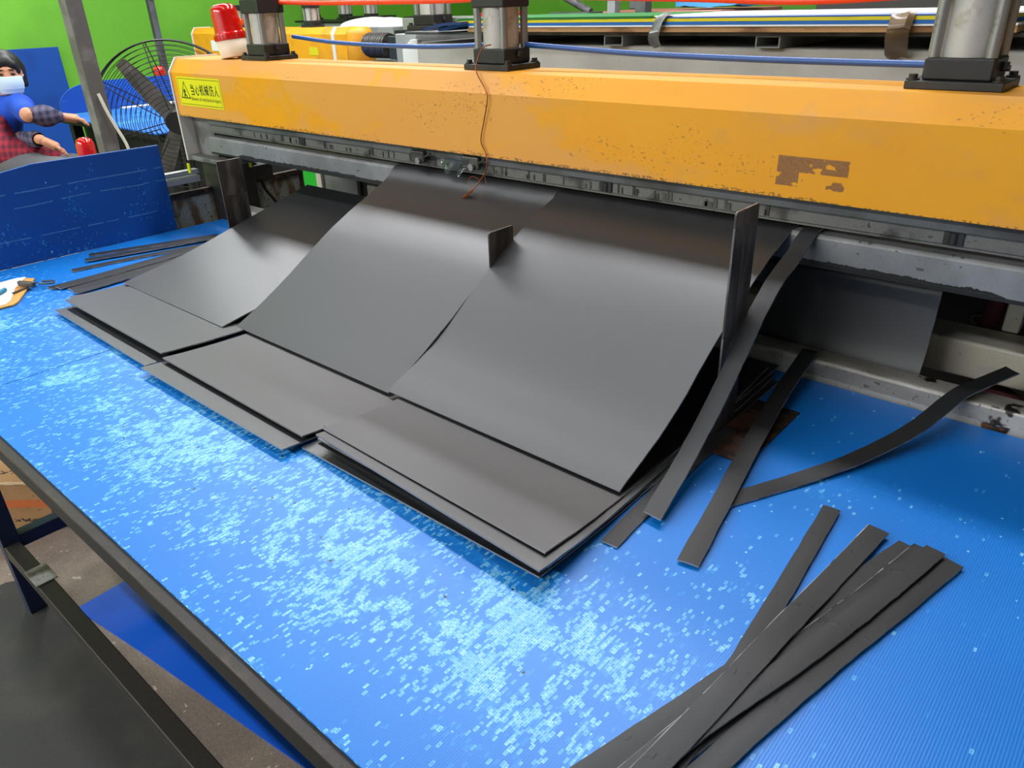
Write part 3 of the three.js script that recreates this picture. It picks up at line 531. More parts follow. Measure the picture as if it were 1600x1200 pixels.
// loose waste strips
const strips = [
  // fan at the lower right
  [[[-0.277, 0.8035, -1.069], [-0.261, 0.8035, -0.874], [-0.246, 0.8035, -0.67], [-0.237, 0.8035, -0.44]], 0.027, 'leftmost black strip of the fan, blistered, lower right of the table'],
  [[[-0.155, 0.8035, -1.048], [-0.186, 0.8035, -0.923], [-0.218, 0.8035, -0.78], [-0.258, 0.8035, -0.613], [-0.31, 0.8035, -0.42]], 0.030, 'black strip crossing lowest under the fan towards the near table edge'],
  [[[-0.135, 0.807, -1.05], [-0.172, 0.807, -0.87], [-0.213, 0.807, -0.70], [-0.236, 0.807, -0.617], [-0.272, 0.807, -0.43]], 0.030, 'black strip in the fan with a pale scored edge, under the crossing one'],
  [[[-0.112, 0.8015, -1.056], [-0.155, 0.8015, -0.865], [-0.195, 0.8015, -0.71], [-0.234, 0.8015, -0.56], [-0.26, 0.8015, -0.44]], 0.030, 'black strip hidden lowest in the right bundle of the fan'],
  [[[-0.120, 0.8105, -1.052], [-0.161, 0.8105, -0.855], [-0.199, 0.8105, -0.70], [-0.238, 0.8105, -0.56], [-0.262, 0.8105, -0.44]], 0.028, 'black strip lying on top of the right bundle of the fan'],
  [[[-0.095, 0.8035, -1.049], [-0.128, 0.8035, -0.90], [-0.160, 0.8035, -0.763], [-0.186, 0.8035, -0.641], [-0.207, 0.8035, -0.53], [-0.222, 0.8035, -0.43]], 0.030, 'rightmost black strip of the fan, nicked on its right edge'],
  [[[-0.201, 0.8075, -1.055], [-0.215, 0.809, -0.897], [-0.227, 0.814, -0.755], [-0.24, 0.8145, -0.6], [-0.256, 0.8145, -0.43]], 0.031, 'black strip lying across the top of the whole fan'],
];
strips.forEach(([p, w, l], i) => solid('waste_strip', smooth(ribbon(p, w, 0.0028, { n: 44, m: 4, bow: 0.0006, wave: 0.001, seed: 40 + i, score: i === 2 || i === 6 })), M.strip, l, 'strip', 'black strips fanned out at the lower right'));
solid('waste_strip', smooth(ribbon([[-0.389, 0.8035, -0.806], [-0.42, 0.808, -0.97], [-0.452, 0.816, -1.14], [-0.484, 0.832, -1.34], [-0.503, 0.853, -1.53]], 0.033, 0.0028, { n: 40, m: 3, bow: 0.001, seed: 51 })), M.strip, 'straight black strip lying over the rusty base plate with its end on the rail', 'strip');
solid('waste_strip', smooth(ribbon([[-0.424, 0.801, -0.975], [-0.352, 0.803, -1.115], [-0.292, 0.812, -1.235], [-0.24, 0.832, -1.36], [-0.203, 0.859, -1.5], [-0.178, 0.868, -1.55], [-0.142, 0.886, -1.6]], 0.033, 0.0028, { n: 44, m: 3, bow: -0.001, seed: 52 })), M.strip, 'bent black strip rising from the table over the rail at the right', 'strip');
[
  [[[-2.785, 0.8015, -0.925], [-2.722, 0.8015, -1.1], [-2.64, 0.8015, -1.33]], 0.034, 'farthest black strip at the left, nearest the guard board'],
  [[[-2.72, 0.8055, -0.887], [-2.67, 0.8055, -1.053], [-2.60, 0.8055, -1.32]], 0.034, 'second black strip from the guard board at the left'],
  [[[-2.65, 0.8015, -0.815], [-2.625, 0.8015, -0.971], [-2.555, 0.8015, -1.26]], 0.034, 'middle black strip of the left group with a square end'],
  [[[-2.52, 0.8015, -0.70], [-2.526, 0.8015, -0.901], [-2.56, 0.8015, -1.24]], 0.036, 'outer black strip of the near left bundle, reaching furthest towards the clipboard'],
  [[[-2.495, 0.805, -0.715], [-2.497, 0.805, -0.881], [-2.53, 0.805, -1.24]], 0.036, 'black strip on top of the near left bundle'],
  [[[-2.455, 0.8015, -0.735], [-2.463, 0.8015, -0.906], [-2.5, 0.8015, -1.22]], 0.036, 'inner black strip of the near left bundle'],
  [[[-2.405, 0.8045, -0.73], [-2.42, 0.8045, -0.906], [-2.47, 0.8045, -1.2]], 0.034, 'black strip lying closest to the left sheet stack'],
].forEach(([p, w, l], i) => solid('waste_strip', smooth(ribbon(p, w, 0.0028, { n: 24, m: 2, bow: 0.0006, wave: 0.0008, seed: 60 + i })), M.strip, l, 'strip', 'black strips bundled at the left of the table'));

// steel separator plates standing between the sheets
function separator(label, x, y0, y1, z0, z1, foot, r = 0.006) {
  const t = thing('separator_plate', label, 'plate', [x, 0.8, (z0 + z1) / 2]);
  const s = new THREE.Shape(); s.moveTo(-z1, y0); s.lineTo(-z0, y0); s.lineTo(-z0, y1 - r); s.quadraticCurveTo(-z0, y1, -z0 - r, y1); s.lineTo(-z1 + r, y1); s.quadraticCurveTo(-z1, y1, -z1, y1 - r);
  const g = new THREE.ExtrudeGeometry(s, { depth: 0.003, bevelEnabled: true, bevelSize: 0.0006, bevelThickness: 0.0006, bevelSegments: 1 }); g.rotateY(Math.PI / 2); g.translate(x - 0.0015, 0, 0);
  part(t, 'upright', uvBox(g), M.plate);
  if (foot) part(t, 'base_plate', bx(...foot, 0.001), M.rust, 'rusty base plate'); return t;
}
separator('tall steel separator plate on a rusty base at the right of the sheets', -0.538, 0.802, 1.2265, -1.25, -1.165, [-0.545, -0.442, 0.8006, 0.8036, -1.345, -1.106]);
separator('short steel separator plate rising between the middle and right hanging sheets', -1.1348, 0.824, 1.087, -1.281, -1.2, null);
separator('steel separator plate standing left of the left hanging sheet', -2.365, 0.802, 1.112, -1.325, -1.237, [-2.372, -2.345, 0.8006, 0.8034, -1.325, -1.237]);

// ---------------------------------------------------------------- clipboard
{
  const T = new THREE.Vector3(-2.6, 0.8, -0.6);
  const t = thing('clipboard', 'clipboard with white paper under a steel clip, at the left end of the table', 'clipboard', [-2.6, 0.8, -0.6]);
  const poly = (pts, h0, h1, bump = 0) => { const s = new THREE.Shape(pts.map((p) => new THREE.Vector2(p[0], -p[1]))); const g = new THREE.ExtrudeGeometry(s, { depth: h1 - h0, bevelEnabled: true, bevelSize: 0.001, bevelThickness: 0.0005, bevelSegments: 1 }); g.rotateX(-Math.PI / 2); g.translate(0, h0, 0); return g; };
  part(t, 'board', poly([[-2.455, -0.5], [-2.45, -0.575], [-2.47, -0.595], [-2.66, -0.705], [-2.685, -0.69], [-2.695, -0.66], [-2.70, -0.5], [-2.68, -0.45], [-2.47, -0.45]], 0.802, 0.806), std({ color: 0xd79b48, roughness: 0.6 }));
  part(t, 'paper', poly([[-2.462, -0.46], [-2.465, -0.56], [-2.49, -0.582], [-2.60, -0.63], [-2.69, -0.69], [-2.70, -0.665], [-2.69, -0.46]], 0.8068, 0.8085), M.white);
  const q = [bx(-2.575, -2.565, 0.809, 0.811, -0.70, -0.60, 0.001, 0.5), bx(-2.61, -2.55, 0.809, 0.826, -0.665, -0.652, 0.004, 0.45), tube([[-2.555, 0.815, -0.685], [-2.53, 0.815, -0.715], [-2.55, 0.815, -0.725], [-2.575, 0.815, -0.70]], 0.003, 20, 6)];
  part(t, 'spring_clip', q, M.steel);
  solid('marker_pen', [rod([-2.55, 0.8155, -0.56], [-2.585, 0.8155, -0.60], 0.0065), rod([-2.53, 0.8155, -0.535], [-2.55, 0.8155, -0.56], 0.007)], std({ color: 0x1483a8, roughness: 0.35 }), 'teal marker pen lying on the clipboard paper', 'pen');
  solid('pen_cap', lathe([[0, 0], [0.02, 0], [0.021, 0.004], [0.02, 0.018], [0.012, 0.02], [0, 0.02]], -2.71, 0.809, -0.60, 20), M.redlamp, 'small dark red round cap at the frame edge beside the clipboard', 'cap');
}

// ---------------------------------------------------------------- on the floor by the table
const polyFloor = (pts, h0, h1) => { const s = new THREE.Shape(pts.map((p) => new THREE.Vector2(p[0], -p[1]))); const g = new THREE.ExtrudeGeometry(s, { depth: h1 - h0, bevelEnabled: false }); g.rotateX(-Math.PI / 2); g.translate(0, h0, 0); return uvBox(g); };
solid('plastic_sheet', polyFloor([[-2.09, -0.56], [-2.08, -0.381], [-1.771, -0.427], [-1.304, -0.487], [-1.13, -0.51], [-1.06, -0.505], [-0.95, -0.52], [-0.9, -1.25], [-2.2, -1.25]], 0.001, 0.006), M.blueflat, 'plain bright blue sheet lying on the floor under the table', 'sheet');
solid('rubber_mat', polyFloor([[-2.36, -0.285], [-2.30, -0.38], [-0.6, -0.375], [-0.6, 0.4], [-2.36, 0.4]], 0.001, 0.012), std({ map: worn([50, 48, 47], [70, 64, 58], { m: 0.9, f: 3, lo: 0.45, hi: 0.7, grain: 10, fleck: [120, 112, 100], fl: 0.95, seed: 26, n: 512 }), roughness: 0.6 }), 'dusty black rubber mat on the floor at the lower left', 'mat');
{
  const t = thing('cardboard_box', 'torn brown cardboard box with an orange band on the floor under the table', 'box', [-2.72, 0, -0.6]);
  const ct = tex(512, 256, 0.42, 0.19, (u, v) => { let c = mix([168, 128, 84], [140, 104, 66], fbm(u * 6, v * 4, 4, 0, 95)); if (v > 0.5 && v < 0.66) c = mix(c, [196, 92, 38], 0.75 * sst(0.3, 0.5, fbm(u * 9, v * 9, 3, 0, 96) + 0.2)); if (v > 0.2 && v < 0.27 && vn(u * 60, v * 30, 0, 97) > 0.5 && u > 0.45) c = [60, 46, 34]; if (vn(u * 40, v * 40, 0, 98) > 0.93) c = mix(c, [90, 66, 42], 0.7); return c; });
  const R = 0.717, body = new THREE.BoxGeometry(0.42, 0.19, 0.3); body.translate(0, 0.095, -0.15); const uv = body.attributes.uv; for (let i = 0; i < uv.count; i++) uv.setXY(i, uv.getX(i) * 0.42, uv.getY(i) * 0.19);
  const place = (g) => { g.rotateY(R); g.translate(-2.685, 0, -0.36); return g; };
  part(t, 'carton', place(body), std({ map: ct, roughness: 0.85 }));
  const lip = []; const r = rng(8); for (let k = 0; k < 14; k++) { const g = new THREE.BoxGeometry(0.03, 0.006 + r() * 0.007, 0.004); g.translate(-0.195 + k * 0.03, 0.192, 0.001); lip.push(g); }
  part(t, 'torn_flap', place(merge(lip)), std({ color: 0xc9b08a, roughness: 0.9 }));
  const tp = thing('tape_roll', 'roll of yellow tape lying on the cardboard box', 'tape', [-2.98, 0.19, -0.55]);
  part(tp, 'tape', lathe([[0.04, 0], [0.07, 0], [0.07, 0.05], [0.04, 0.05], [0.04, 0]], -2.98, 0.191, -0.55, 36), std({ color: 0xd8be3c, roughness: 0.4 }));
  part(tp, 'core', lathe([[0.037, 0], [0.04, 0], [0.04, 0.05], [0.037, 0.05], [0.037, 0]], -2.98, 0.191, -0.55, 30), M.card);
}

// ---------------------------------------------------------------- left: posts, fan, second table, worker
solid('steel_post', bx(-3.79, -3.715, 0, 2.6, -1.495, -1.425, 0.004), std({ map: worn([98, 93, 90], [122, 118, 114], { m: 0.4, lo: 0.5, hi: 0.7, grain: 10, seed: 33 }), roughness: 0.55 }), 'thick grey square steel post left of the fan', 'post');
solid('steel_post', [bx(-6.115, -6.07, 0, 1.63, -2.95, -2.905, 0.003), cyl(-6.092, 1.63, 1.7, -2.927, 0.032, 0.032, 12)], M.greyDark, 'thin dark steel post behind the fan', 'post');
solid('power_cable', tube([[-3.700, 1.235, -1.455], [-3.695, 1.16, -1.47], [-3.69, 1.09, -1.49], [-3.68, 1.0, -1.515], [-3.68, 0.9, -1.51], [-3.69, 0.3, -1.5], [-3.69, 0.008, -1.49]], 0.007, 50, 8), M.offwhite, 'pale cable hanging down beside the thick grey post', 'cable');
{
  const t = thing('industrial_fan', 'large floor fan with a round wire guard and dusty blades behind the press end', 'fan', [-3.7, 0, -1.76]);
  const C = [-3.7, 1.075, -1.785], yaw = 1.0, R0 = 0.358;
  const put = (g) => { g = plain(g); g.rotateY(yaw); g.translate(...C); return g; };
  const gs = []; // rings of the guard, front and back dome
  for (const side of [1, -1]) for (let k = 0; k < 15; k++) { const r = 0.07 + (R0 - 0.07) * k / 14, z = side * (0.03 + 0.075 * (1 - Math.pow(k / 14, 2.2))); const g = new THREE.TorusGeometry(r, k === 14 ? 0.004 : 0.0016, 5, 60); g.translate(0, 0, z); gs.push(put(g)); }
  for (const side of [1, -1]) for (let k = 0; k < 8; k++) { const a = k * 0.7854 + 0.2, pts = []; for (let j = 0; j <= 6; j++) { const q = j / 6, r = 0.07 + (R0 - 0.07) * q; pts.push([Math.cos(a) * r, Math.sin(a) * r, side * (0.032 + 0.075 * (1 - Math.pow(q, 2.2)))]); } gs.push(put(tube(pts, 0.0026, 12, 5))); }
  part(t, 'wire_guard', gs, M.wire);
  const bladeM = std({ map: worn([96, 88, 76], [62, 56, 48], { m: 0.3, lo: 0.4, hi: 0.7, grain: 12, seed: 34 }), roughness: 0.6, side: THREE.DoubleSide });
  for (const a of [2.18, 4.28, 6.37]) {
    const s = new THREE.Shape(); s.moveTo(0.03, -0.026); s.quadraticCurveTo(0.16, -0.052, 0.33, -0.026); s.quadraticCurveTo(0.342, 0, 0.33, 0.022); s.quadraticCurveTo(0.18, 0.044, 0.03, 0.03);
    const g = new THREE.ExtrudeGeometry(s, { depth: 0.004, bevelEnabled: false, curveSegments: 10 }); const p = g.attributes.position; for (let i = 0; i < p.count; i++) p.setZ(i, p.getZ(i) + p.getY(i) * (0.9 - p.getX(i) * 1.4)); g.computeVertexNormals(); g.rotateZ(a);
    part(t, 'blade', put(g), bladeM);
  }
  const hub = new THREE.CylinderGeometry(0.05, 0.06, 0.07, 24); hub.rotateX(Math.PI / 2); part(t, 'hub', put(hub), M.black);
  const mot = new THREE.CylinderGeometry(0.075, 0.075, 0.2, 24); mot.rotateX(Math.PI / 2); mot.translate(0, 0, -0.2); part(t, 'motor', put(mot), M.greyDark);
  part(t, 'stand', [rod([-3.7 - 0.25 * Math.sin(yaw), 1.05, -1.76 - 0.25 * Math.cos(yaw)], [-3.7 - 0.25 * Math.sin(yaw), 0.05, -1.76 - 0.25 * Math.cos(yaw)], 0.025), bx(-4.15, -3.65, 0, 0.05, -2.15, -1.65, 0.02)], M.black);
}
{ // second table with its guard board
  const t = thing('work_table', 'second blue-topped work table behind the fan at the left', 'table', [-5.1, 0, -2.8]);
  part(t, 'table_cover', bx(-5.8, -4.37, 0.935, 0.945, -3.4, -1.97, 0.002), std({ map: worn([24, 104, 204], [60, 140, 226], { m: 0.8, lo: 0.5, hi: 0.75, grain: 8, fleck: [190, 214, 230], fl: 0.94, seed: 36 }), roughness: 0.45 }));
  part(t, 'table_board', bx(-5.78, -4.39, 0.90, 0.934, -3.39, -1.99, 0.002), M.dark);
  for (const x of [-5.72, -4.45]) for (const z of [-2.05, -3.33]) part(t, 'leg', bx(x - 0.03, x + 0.03, 0, 0.9, z - 0.03, z + 0.03), M.dark);
  part(t, 'lower_shelf', bx(-5.7, -4.47, 0.62, 0.65, -3.3, -2.05), M.dark); part(t, 'added_dark_panel', bx(-5.78, -4.40, 0.02, 0.9, -2.16, -2.12), M.dark); part(t, 'added_dark_side', bx(-4.43, -4.40, 0.02, 0.9, -3.3, -2.17), M.dark);  // both upright dark panels are added to blacken the space under the tabletop
  part(t, 'edge_strip', bx(-5.79, -5.74, 0.9455, 0.956, -3.35, -2.4, 0.003), M.white, 'white tape strip at the foot of the guard board');
  const s = new THREE.Shape(); s.moveTo(2.02, 0.93); s.lineTo(3.4, 0.93); s.lineTo(3.4, 1.112); s.lineTo(2.35, 1.12); s.lineTo(2.2, 1.11); s.quadraticCurveTo(2.06, 1.09, 2.02, 1.0);
  const e = new THREE.ExtrudeGeometry(s, { depth: 0.012, bevelEnabled: false }); e.rotateY(Math.PI / 2); e.translate(-5.815, 0.016, 0);
  solid('guard_board', uvBox(e), std({ map: worn([10, 74, 160], [22, 92, 184], { m: 0.8, grain: 6, fleck: [220, 232, 240], fl: 0.95, seed: 37 }), roughness: 0.5 }), 'blue guard board with chipped white top on the second table', 'board');
}
solid('wall_panel', bx(-8.49, -8.46, 0, 1.275, -3.07, -1.7, 0.003), M.bluePlain, 'tall plain blue board leaning against the green left wall behind the worker', 'board');
for (const [x, y, z, s, l] of [[-3.35, 1.04, -1.215, 1.0, 'red beacon dome showing just above the near guard board'], [-5.9, 1.108, -2.79, 1.2, 'small red beacon above the second guard board, seen through the fan']]) {
  const t = thing('warning_beacon', l, 'beacon', [x, 0, z]);
  part(t, 'lamp_dome', lathe([[0, 0], [0.034, 0], [0.035, 0.01], [0.034, 0.045], [0.028, 0.062], [0.015, 0.07], [0, 0.071]].map((p) => [p[0] * s, p[1] * s]), x, y, z, 28), M.redlamp);
  part(t, 'lamp_base', cyl(x, y - 0.05, y, z, 0.034 * s), M.cream);
  part(t, 'lamp_post', cyl(x, 0, y - 0.05, z, 0.018), M.greyDark);
}

// the seated worker
{
  const S = 1.03, P = (x, y, z) => [x * S, 1.55 + (y - 1.55) * S, z * S];
  const t = thing('person', 'seated worker in blue shirt, face mask and red plaid apron, hand on the second table', 'person', P(-5.36, 0, -1.45).map((v, i) => i === 1 ? 0 : v));
  const F = [0.955, 0, 0.29], Rr = [0.29, 0, -0.955]; // towards the camera, and to the picture's right
  const hc = P(-5.313, 1.247, -1.612);
  const HS = 0.92, L = (f, r, u) => [hc[0] + (F[0] * f + Rr[0] * r) * HS, hc[1] + u * HS, hc[2] + (F[2] * f + Rr[2] * r) * HS];
  const neck = P(-5.345, 1.12, -1.56), chest = P(-5.36, 1.02, -1.5), hip = P(-5.40, 0.76, -1.42), shR = P(-5.22, 1.075, -1.60), elR = P(-4.93, 1.058, -1.535), wrR = P(-4.975, 1.025, -1.715), shL = P(-5.50, 1.07, -1.46), elL = P(-5.28, 0.90, -1.56), wrL = P(-4.87, 0.93, -1.545), hip2 = P(-5.3, 0.74, -1.52), knR = P(-4.9, 0.745, -1.69), knL = P(-4.74, 0.765, -1.55), ftR = P(-4.95, 0.1, -1.78), ftL = P(-4.8, 0.1, -1.62);
  const skin = std({ color: 0xc98d6a, roughness: 0.6 });
  const mid = (a, b, k) => a.map((v, i) => v + (b[i] - v) * k);
  // hands: palm and five fingers each
  const hand = (w, dir, side, dn, curl) => {
    const q = []; const at = (f, s, d) => [w[0] + dir[0] * f + side[0] * s + dn[0] * d, w[1] + dir[1] * f + side[1] * s + dn[1] * d, w[2] + dir[2] * f + side[2] * s + dn[2] * d];
    q.push([at(0, 0, 0), 0.024, at(0.075, 0, 0.004), 0.026]); q.push([at(0.03, -0.022, 0), 0.014, at(0.075, -0.028, 0.004), 0.013]); q.push([at(0.03, 0.022, 0), 0.014, at(0.075, 0.028, 0.004), 0.013]);
    [[-0.03, 0.06], [-0.010, 0.072], [0.011, 0.066], [0.031, 0.052]].forEach(([s, l]) => { q.push([at(0.078, s, 0.002), 0.0098, at(0.078 + l * 0.55, s * 1.12, 0.004 + l * 0.12 * curl), 0.0088, 0.006]); q.push([at(0.078 + l * 0.55, s * 1.12, 0.004 + l * 0.12 * curl), 0.0088, at(0.078 + l * (1.05 - 0.25 * curl), s * 1.14, 0.004 + l * 0.5 * curl), 0.0074, 0.006]); });
    q.push([at(0.02, -0.026, 0.004), 0.013, at(0.055, -0.055, 0.012), 0.010, 0.008]); q.push([at(0.055, -0.055, 0.012), 0.010, at(0.085, -0.062, 0.018), 0.0085, 0.006]);
    return q;
  };
  const nrm = (v) => { const l = Math.hypot(...v); return v.map((k) => k / l); };
  const dR = nrm([0.28, -0.18, -0.95]), sR = nrm([0.95, 0.05, 0.28]), dL = nrm([0.45, -0.5, -0.72]), sL = nrm([0.85, 0.2, 0.4]);
  const gs = [];
  gs.push(flesh([[mid(chest, hip, 0), 0.1, hip, 0.12], [chest, 0.09, neck, 0.05], [neck, 0.05, L(-0.01, 0, -0.09), 0.05], [shR, 0.048, elR, 0.038, 0.02], [elR, 0.038, wrR, 0.027, 0.012], [shL, 0.05, elL, 0.04, 0.02], [elL, 0.04, wrL, 0.028, 0.012], [hip, 0.09, knL, 0.06], [hip2, 0.09, knR, 0.06], [knR, 0.058, ftR, 0.04], [knL, 0.058, ftL, 0.04]], [-5.3, 0.65, -1.6], 0.68, 100, 0.05));
  gs.push(flesh([[L(-0.02, 0, 0.035), 0.085, L(0.0, 0, 0.02), 0.085], [L(0.02, 0, -0.03), 0.066, L(0.035, 0, -0.075), 0.045], [L(0.07, -0.032, -0.012), 0.02, L(0.066, -0.04, -0.016), 0.018], [L(0.07, 0.032, -0.012), 0.02, L(0.066, 0.04, -0.016), 0.018], [L(0.088, 0, 0.01), 0.009, L(0.105, 0, -0.032), 0.013, 0.01], [L(0.072, -0.05, 0.03), 0.011, L(0.082, -0.015, 0.032), 0.012, 0.012], [L(0.072, 0.05, 0.03), 0.011, L(0.082, 0.015, 0.032), 0.012, 0.012], [L(0.092, -0.02, -0.062), 0.008, L(0.092, 0.02, -0.062), 0.008, 0.008], [L(-0.01, -0.088, 0), 0.014, L(-0.012, -0.09, -0.03), 0.01, 0.008], [L(-0.01, 0.088, 0), 0.014, L(-0.012, 0.09, -0.03), 0.01, 0.008], [L(-0.01, 0, -0.08), 0.05, L(-0.03, 0, -0.13), 0.05]], hc, 0.17, 90, 0.028));
  gs.push(flesh(hand(wrR, dR, sR, [0, -1, 0], 0.9), wrR.map((v, i) => v + dR[i] * 0.08), 0.13, 84, 0.014));
  gs.push(flesh(hand(wrL, dL, sL, nrm([-0.3, -0.8, 0.3]), 0.6), wrL.map((v, i) => v + dL[i] * 0.08), 0.13, 84, 0.014));
  const body = part(t, 'body', gs.map((g) => { g = plain(g); return g; }), skin);
  const cloth = (prims, c, half, res, k, col) => flesh(prims, c, half, res, k, col);
  const shirtC = std({ color: 0x0a46b4, roughness: 0.8 });
  part(t, 'shirt', cloth([[chest, 0.125, hip, 0.145], [chest, 0.12, mid(chest, neck, 0.75), 0.065], [mid(chest, shR, 0.4), 0.085, shR, 0.066], [shR, 0.066, mid(shR, elR, 0.8), 0.056], [mid(chest, shL, 0.4), 0.085, shL, 0.068], [shL, 0.068, mid(shL, elL, 0.7), 0.066]], [-5.4, 0.95, -1.55], 0.42, 84, 0.05), shirtC);
  const plaid = (a, b) => (x, y, z) => { const u = Math.floor((x * 0.6 - z) / 0.02), v = Math.floor(y / 0.02); const k = ((u & 1) + (v & 1)) / 2; return a.map((q, i) => q + (b[i] - q) * k); };
  const pm = std({ vertexColors: true, roughness: 0.85 });
  part(t, 'trousers', cloth([[hip, 0.13, knL, 0.078], [hip2, 0.12, knR, 0.078], [knR, 0.075, ftR, 0.06], [knL, 0.075, ftL, 0.06]], [-5.1, 0.45, -1.6], 0.55, 84, 0.04), std({ color: 0x5b5a5e, roughness: 0.85 }));
  part(t, 'apron', cloth([[P(-5.28, 1.0, -1.46), 0.08, P(-5.27, 0.86, -1.42), 0.13], [P(-5.25, 0.85, -1.42), 0.12, P(-5.03, 0.81, -1.52), 0.085], [P(-5.22, 0.82, -1.5), 0.1, P(-5.0, 0.80, -1.62), 0.07]], [-5.3, 0.9, -1.55], 0.36, 84, 0.04, plaid([0.32, 0.012, 0.03], [0.08, 0.006, 0.02])), pm);
  part(t, 'sleeve_cover', cloth([[mid(elR, wrR, 0.1), 0.044, mid(elR, wrR, 0.45), 0.052], [mid(elR, wrR, 0.45), 0.052, mid(elR, wrR, 0.6), 0.05], [mid(elR, wrR, 0.6), 0.05, mid(elR, wrR, 0.93), 0.034]], elR.map((v, i) => v + (wrR[i] - v) * 0.4), 0.22, 72, 0.03, plaid([0.02, 0.02, 0.05], [0.12, 0.10, 0.16])), pm);
  part(t, 'sleeve_cover', cloth([[mid(elL, wrL, 0.3), 0.045, mid(elL, wrL, 0.75), 0.042], [mid(elL, wrL, 0.75), 0.042, mid(elL, wrL, 1.0), 0.036]], mid(elL, wrL, 0.4), 0.24, 60, 0.03, plaid([0.02, 0.02, 0.05], [0.12, 0.10, 0.16])), pm);
  part(t, 'hair', flesh([[L(-0.035, 0, 0.045), 0.098, L(-0.02, 0, 0.05), 0.094], [L(-0.02, 0.075, 0.03), 0.03, L(-0.01, 0.085, -0.06), 0.02], [L(-0.02, -0.075, 0.03), 0.03, L(-0.01, -0.085, -0.06), 0.02], [L(0.06, -0.05, 0.078), 0.022, L(0.068, 0.03, 0.078), 0.02], [L(0.07, 0.05, 0.055), 0.018, L(0.066, 0.066, 0.02), 0.013], [L(0.07, -0.05, 0.055), 0.018, L(0.066, -0.066, 0.02), 0.013]], hc, 0.19, 76, 0.03), std({ color: 0x14100e, roughness: 0.5 }));
  const eyes = []; for (const s of [-0.033, 0.033]) { const g = new THREE.SphereGeometry(0.011, 14, 10); g.scale(1, 0.55, 1.3); g.rotateY(-0.29); g.translate(...L(0.094, s, 0.008)); eyes.push(g); const br = new THREE.SphereGeometry(0.016, 12, 8); br.scale(0.4, 0.22, 1.2); br.rotateY(-0.29); br.translate(...L(0.097, s, 0.034)); eyes.push(br); } part(t, 'eye', eyes, std({ color: 0x1a1210, roughness: 0.3 }));
  const mk = new THREE.SphereGeometry(0.088, 28, 18, Math.PI * 0.5 - 1.25 + Math.PI * 0.5, 2.5, 1.12, 1.15); mk.scale(0.9, 1.0, 0.88);
  { const p = mk.attributes.position; for (let i = 0; i < p.count; i++) { const x = p.getX(i), y = p.getY(i), z = p.getZ(i); const r = Math.hypot(x, z), a = Math.atan2(z, -x); /* front is -x before turning */ const front = Math.max(0, Math.cos(a)); p.setXYZ(i, x * (1 + 0.42 * front), y + 0.002 * Math.sin(y * 260), z); } mk.computeVertexNormals(); }
  // turn the mask's bulge to face the camera
  mk.computeBoundingBox(); { const b = mk.boundingBox, c = new THREE.Vector3(); b.getCenter(c); const ang = Math.atan2(c.x, c.z), want = Math.atan2(F[0], F[2]); mk.rotateY(want - ang); } mk.translate(hc[0] + F[0] * 0.038, hc[1] - 0.042, hc[2] + F[2] * 0.038);
  part(t, 'face_mask', mk, std({ color: 0xc6dcea, roughness: 0.8, side: THREE.DoubleSide }));
  for (const s of [1, -1]) part(t, 'mask_strap', tube([L(0.06, s * 0.072, -0.02), L(0.02, s * 0.09, -0.005), L(-0.02, s * 0.098, 0.0)], 0.002, 10, 5), M.white);
  for (const f of [ftR, ftL]) part(t, 'shoe', flesh([[[f[0], 0.045, f[2]], 0.045, [f[0] + 0.13, 0.035, f[2] - 0.08], 0.035]], [f[0] + 0.06, 0.05, f[2] - 0.03], 0.16, 40, 0.02), M.dark);
  const st = thing('work_stool', 'dark stool under the seated worker', 'stool', [hip[0], 0, hip[2]]);
  part(st, 'seat', cyl(hip[0], 0.575, 0.605, hip[2], 0.17, 0.17, 30), M.dark);
  for (const [a, b] of [[1, 1], [-1, 1], [1, -1], [-1, -1]]) part(st, 'leg', rod([hip[0] + a * 0.1, 0.575, hip[2] + b * 0.1], [hip[0] + a * 0.16, 0, hip[2] + b * 0.16], 0.014), M.greyDark);
}

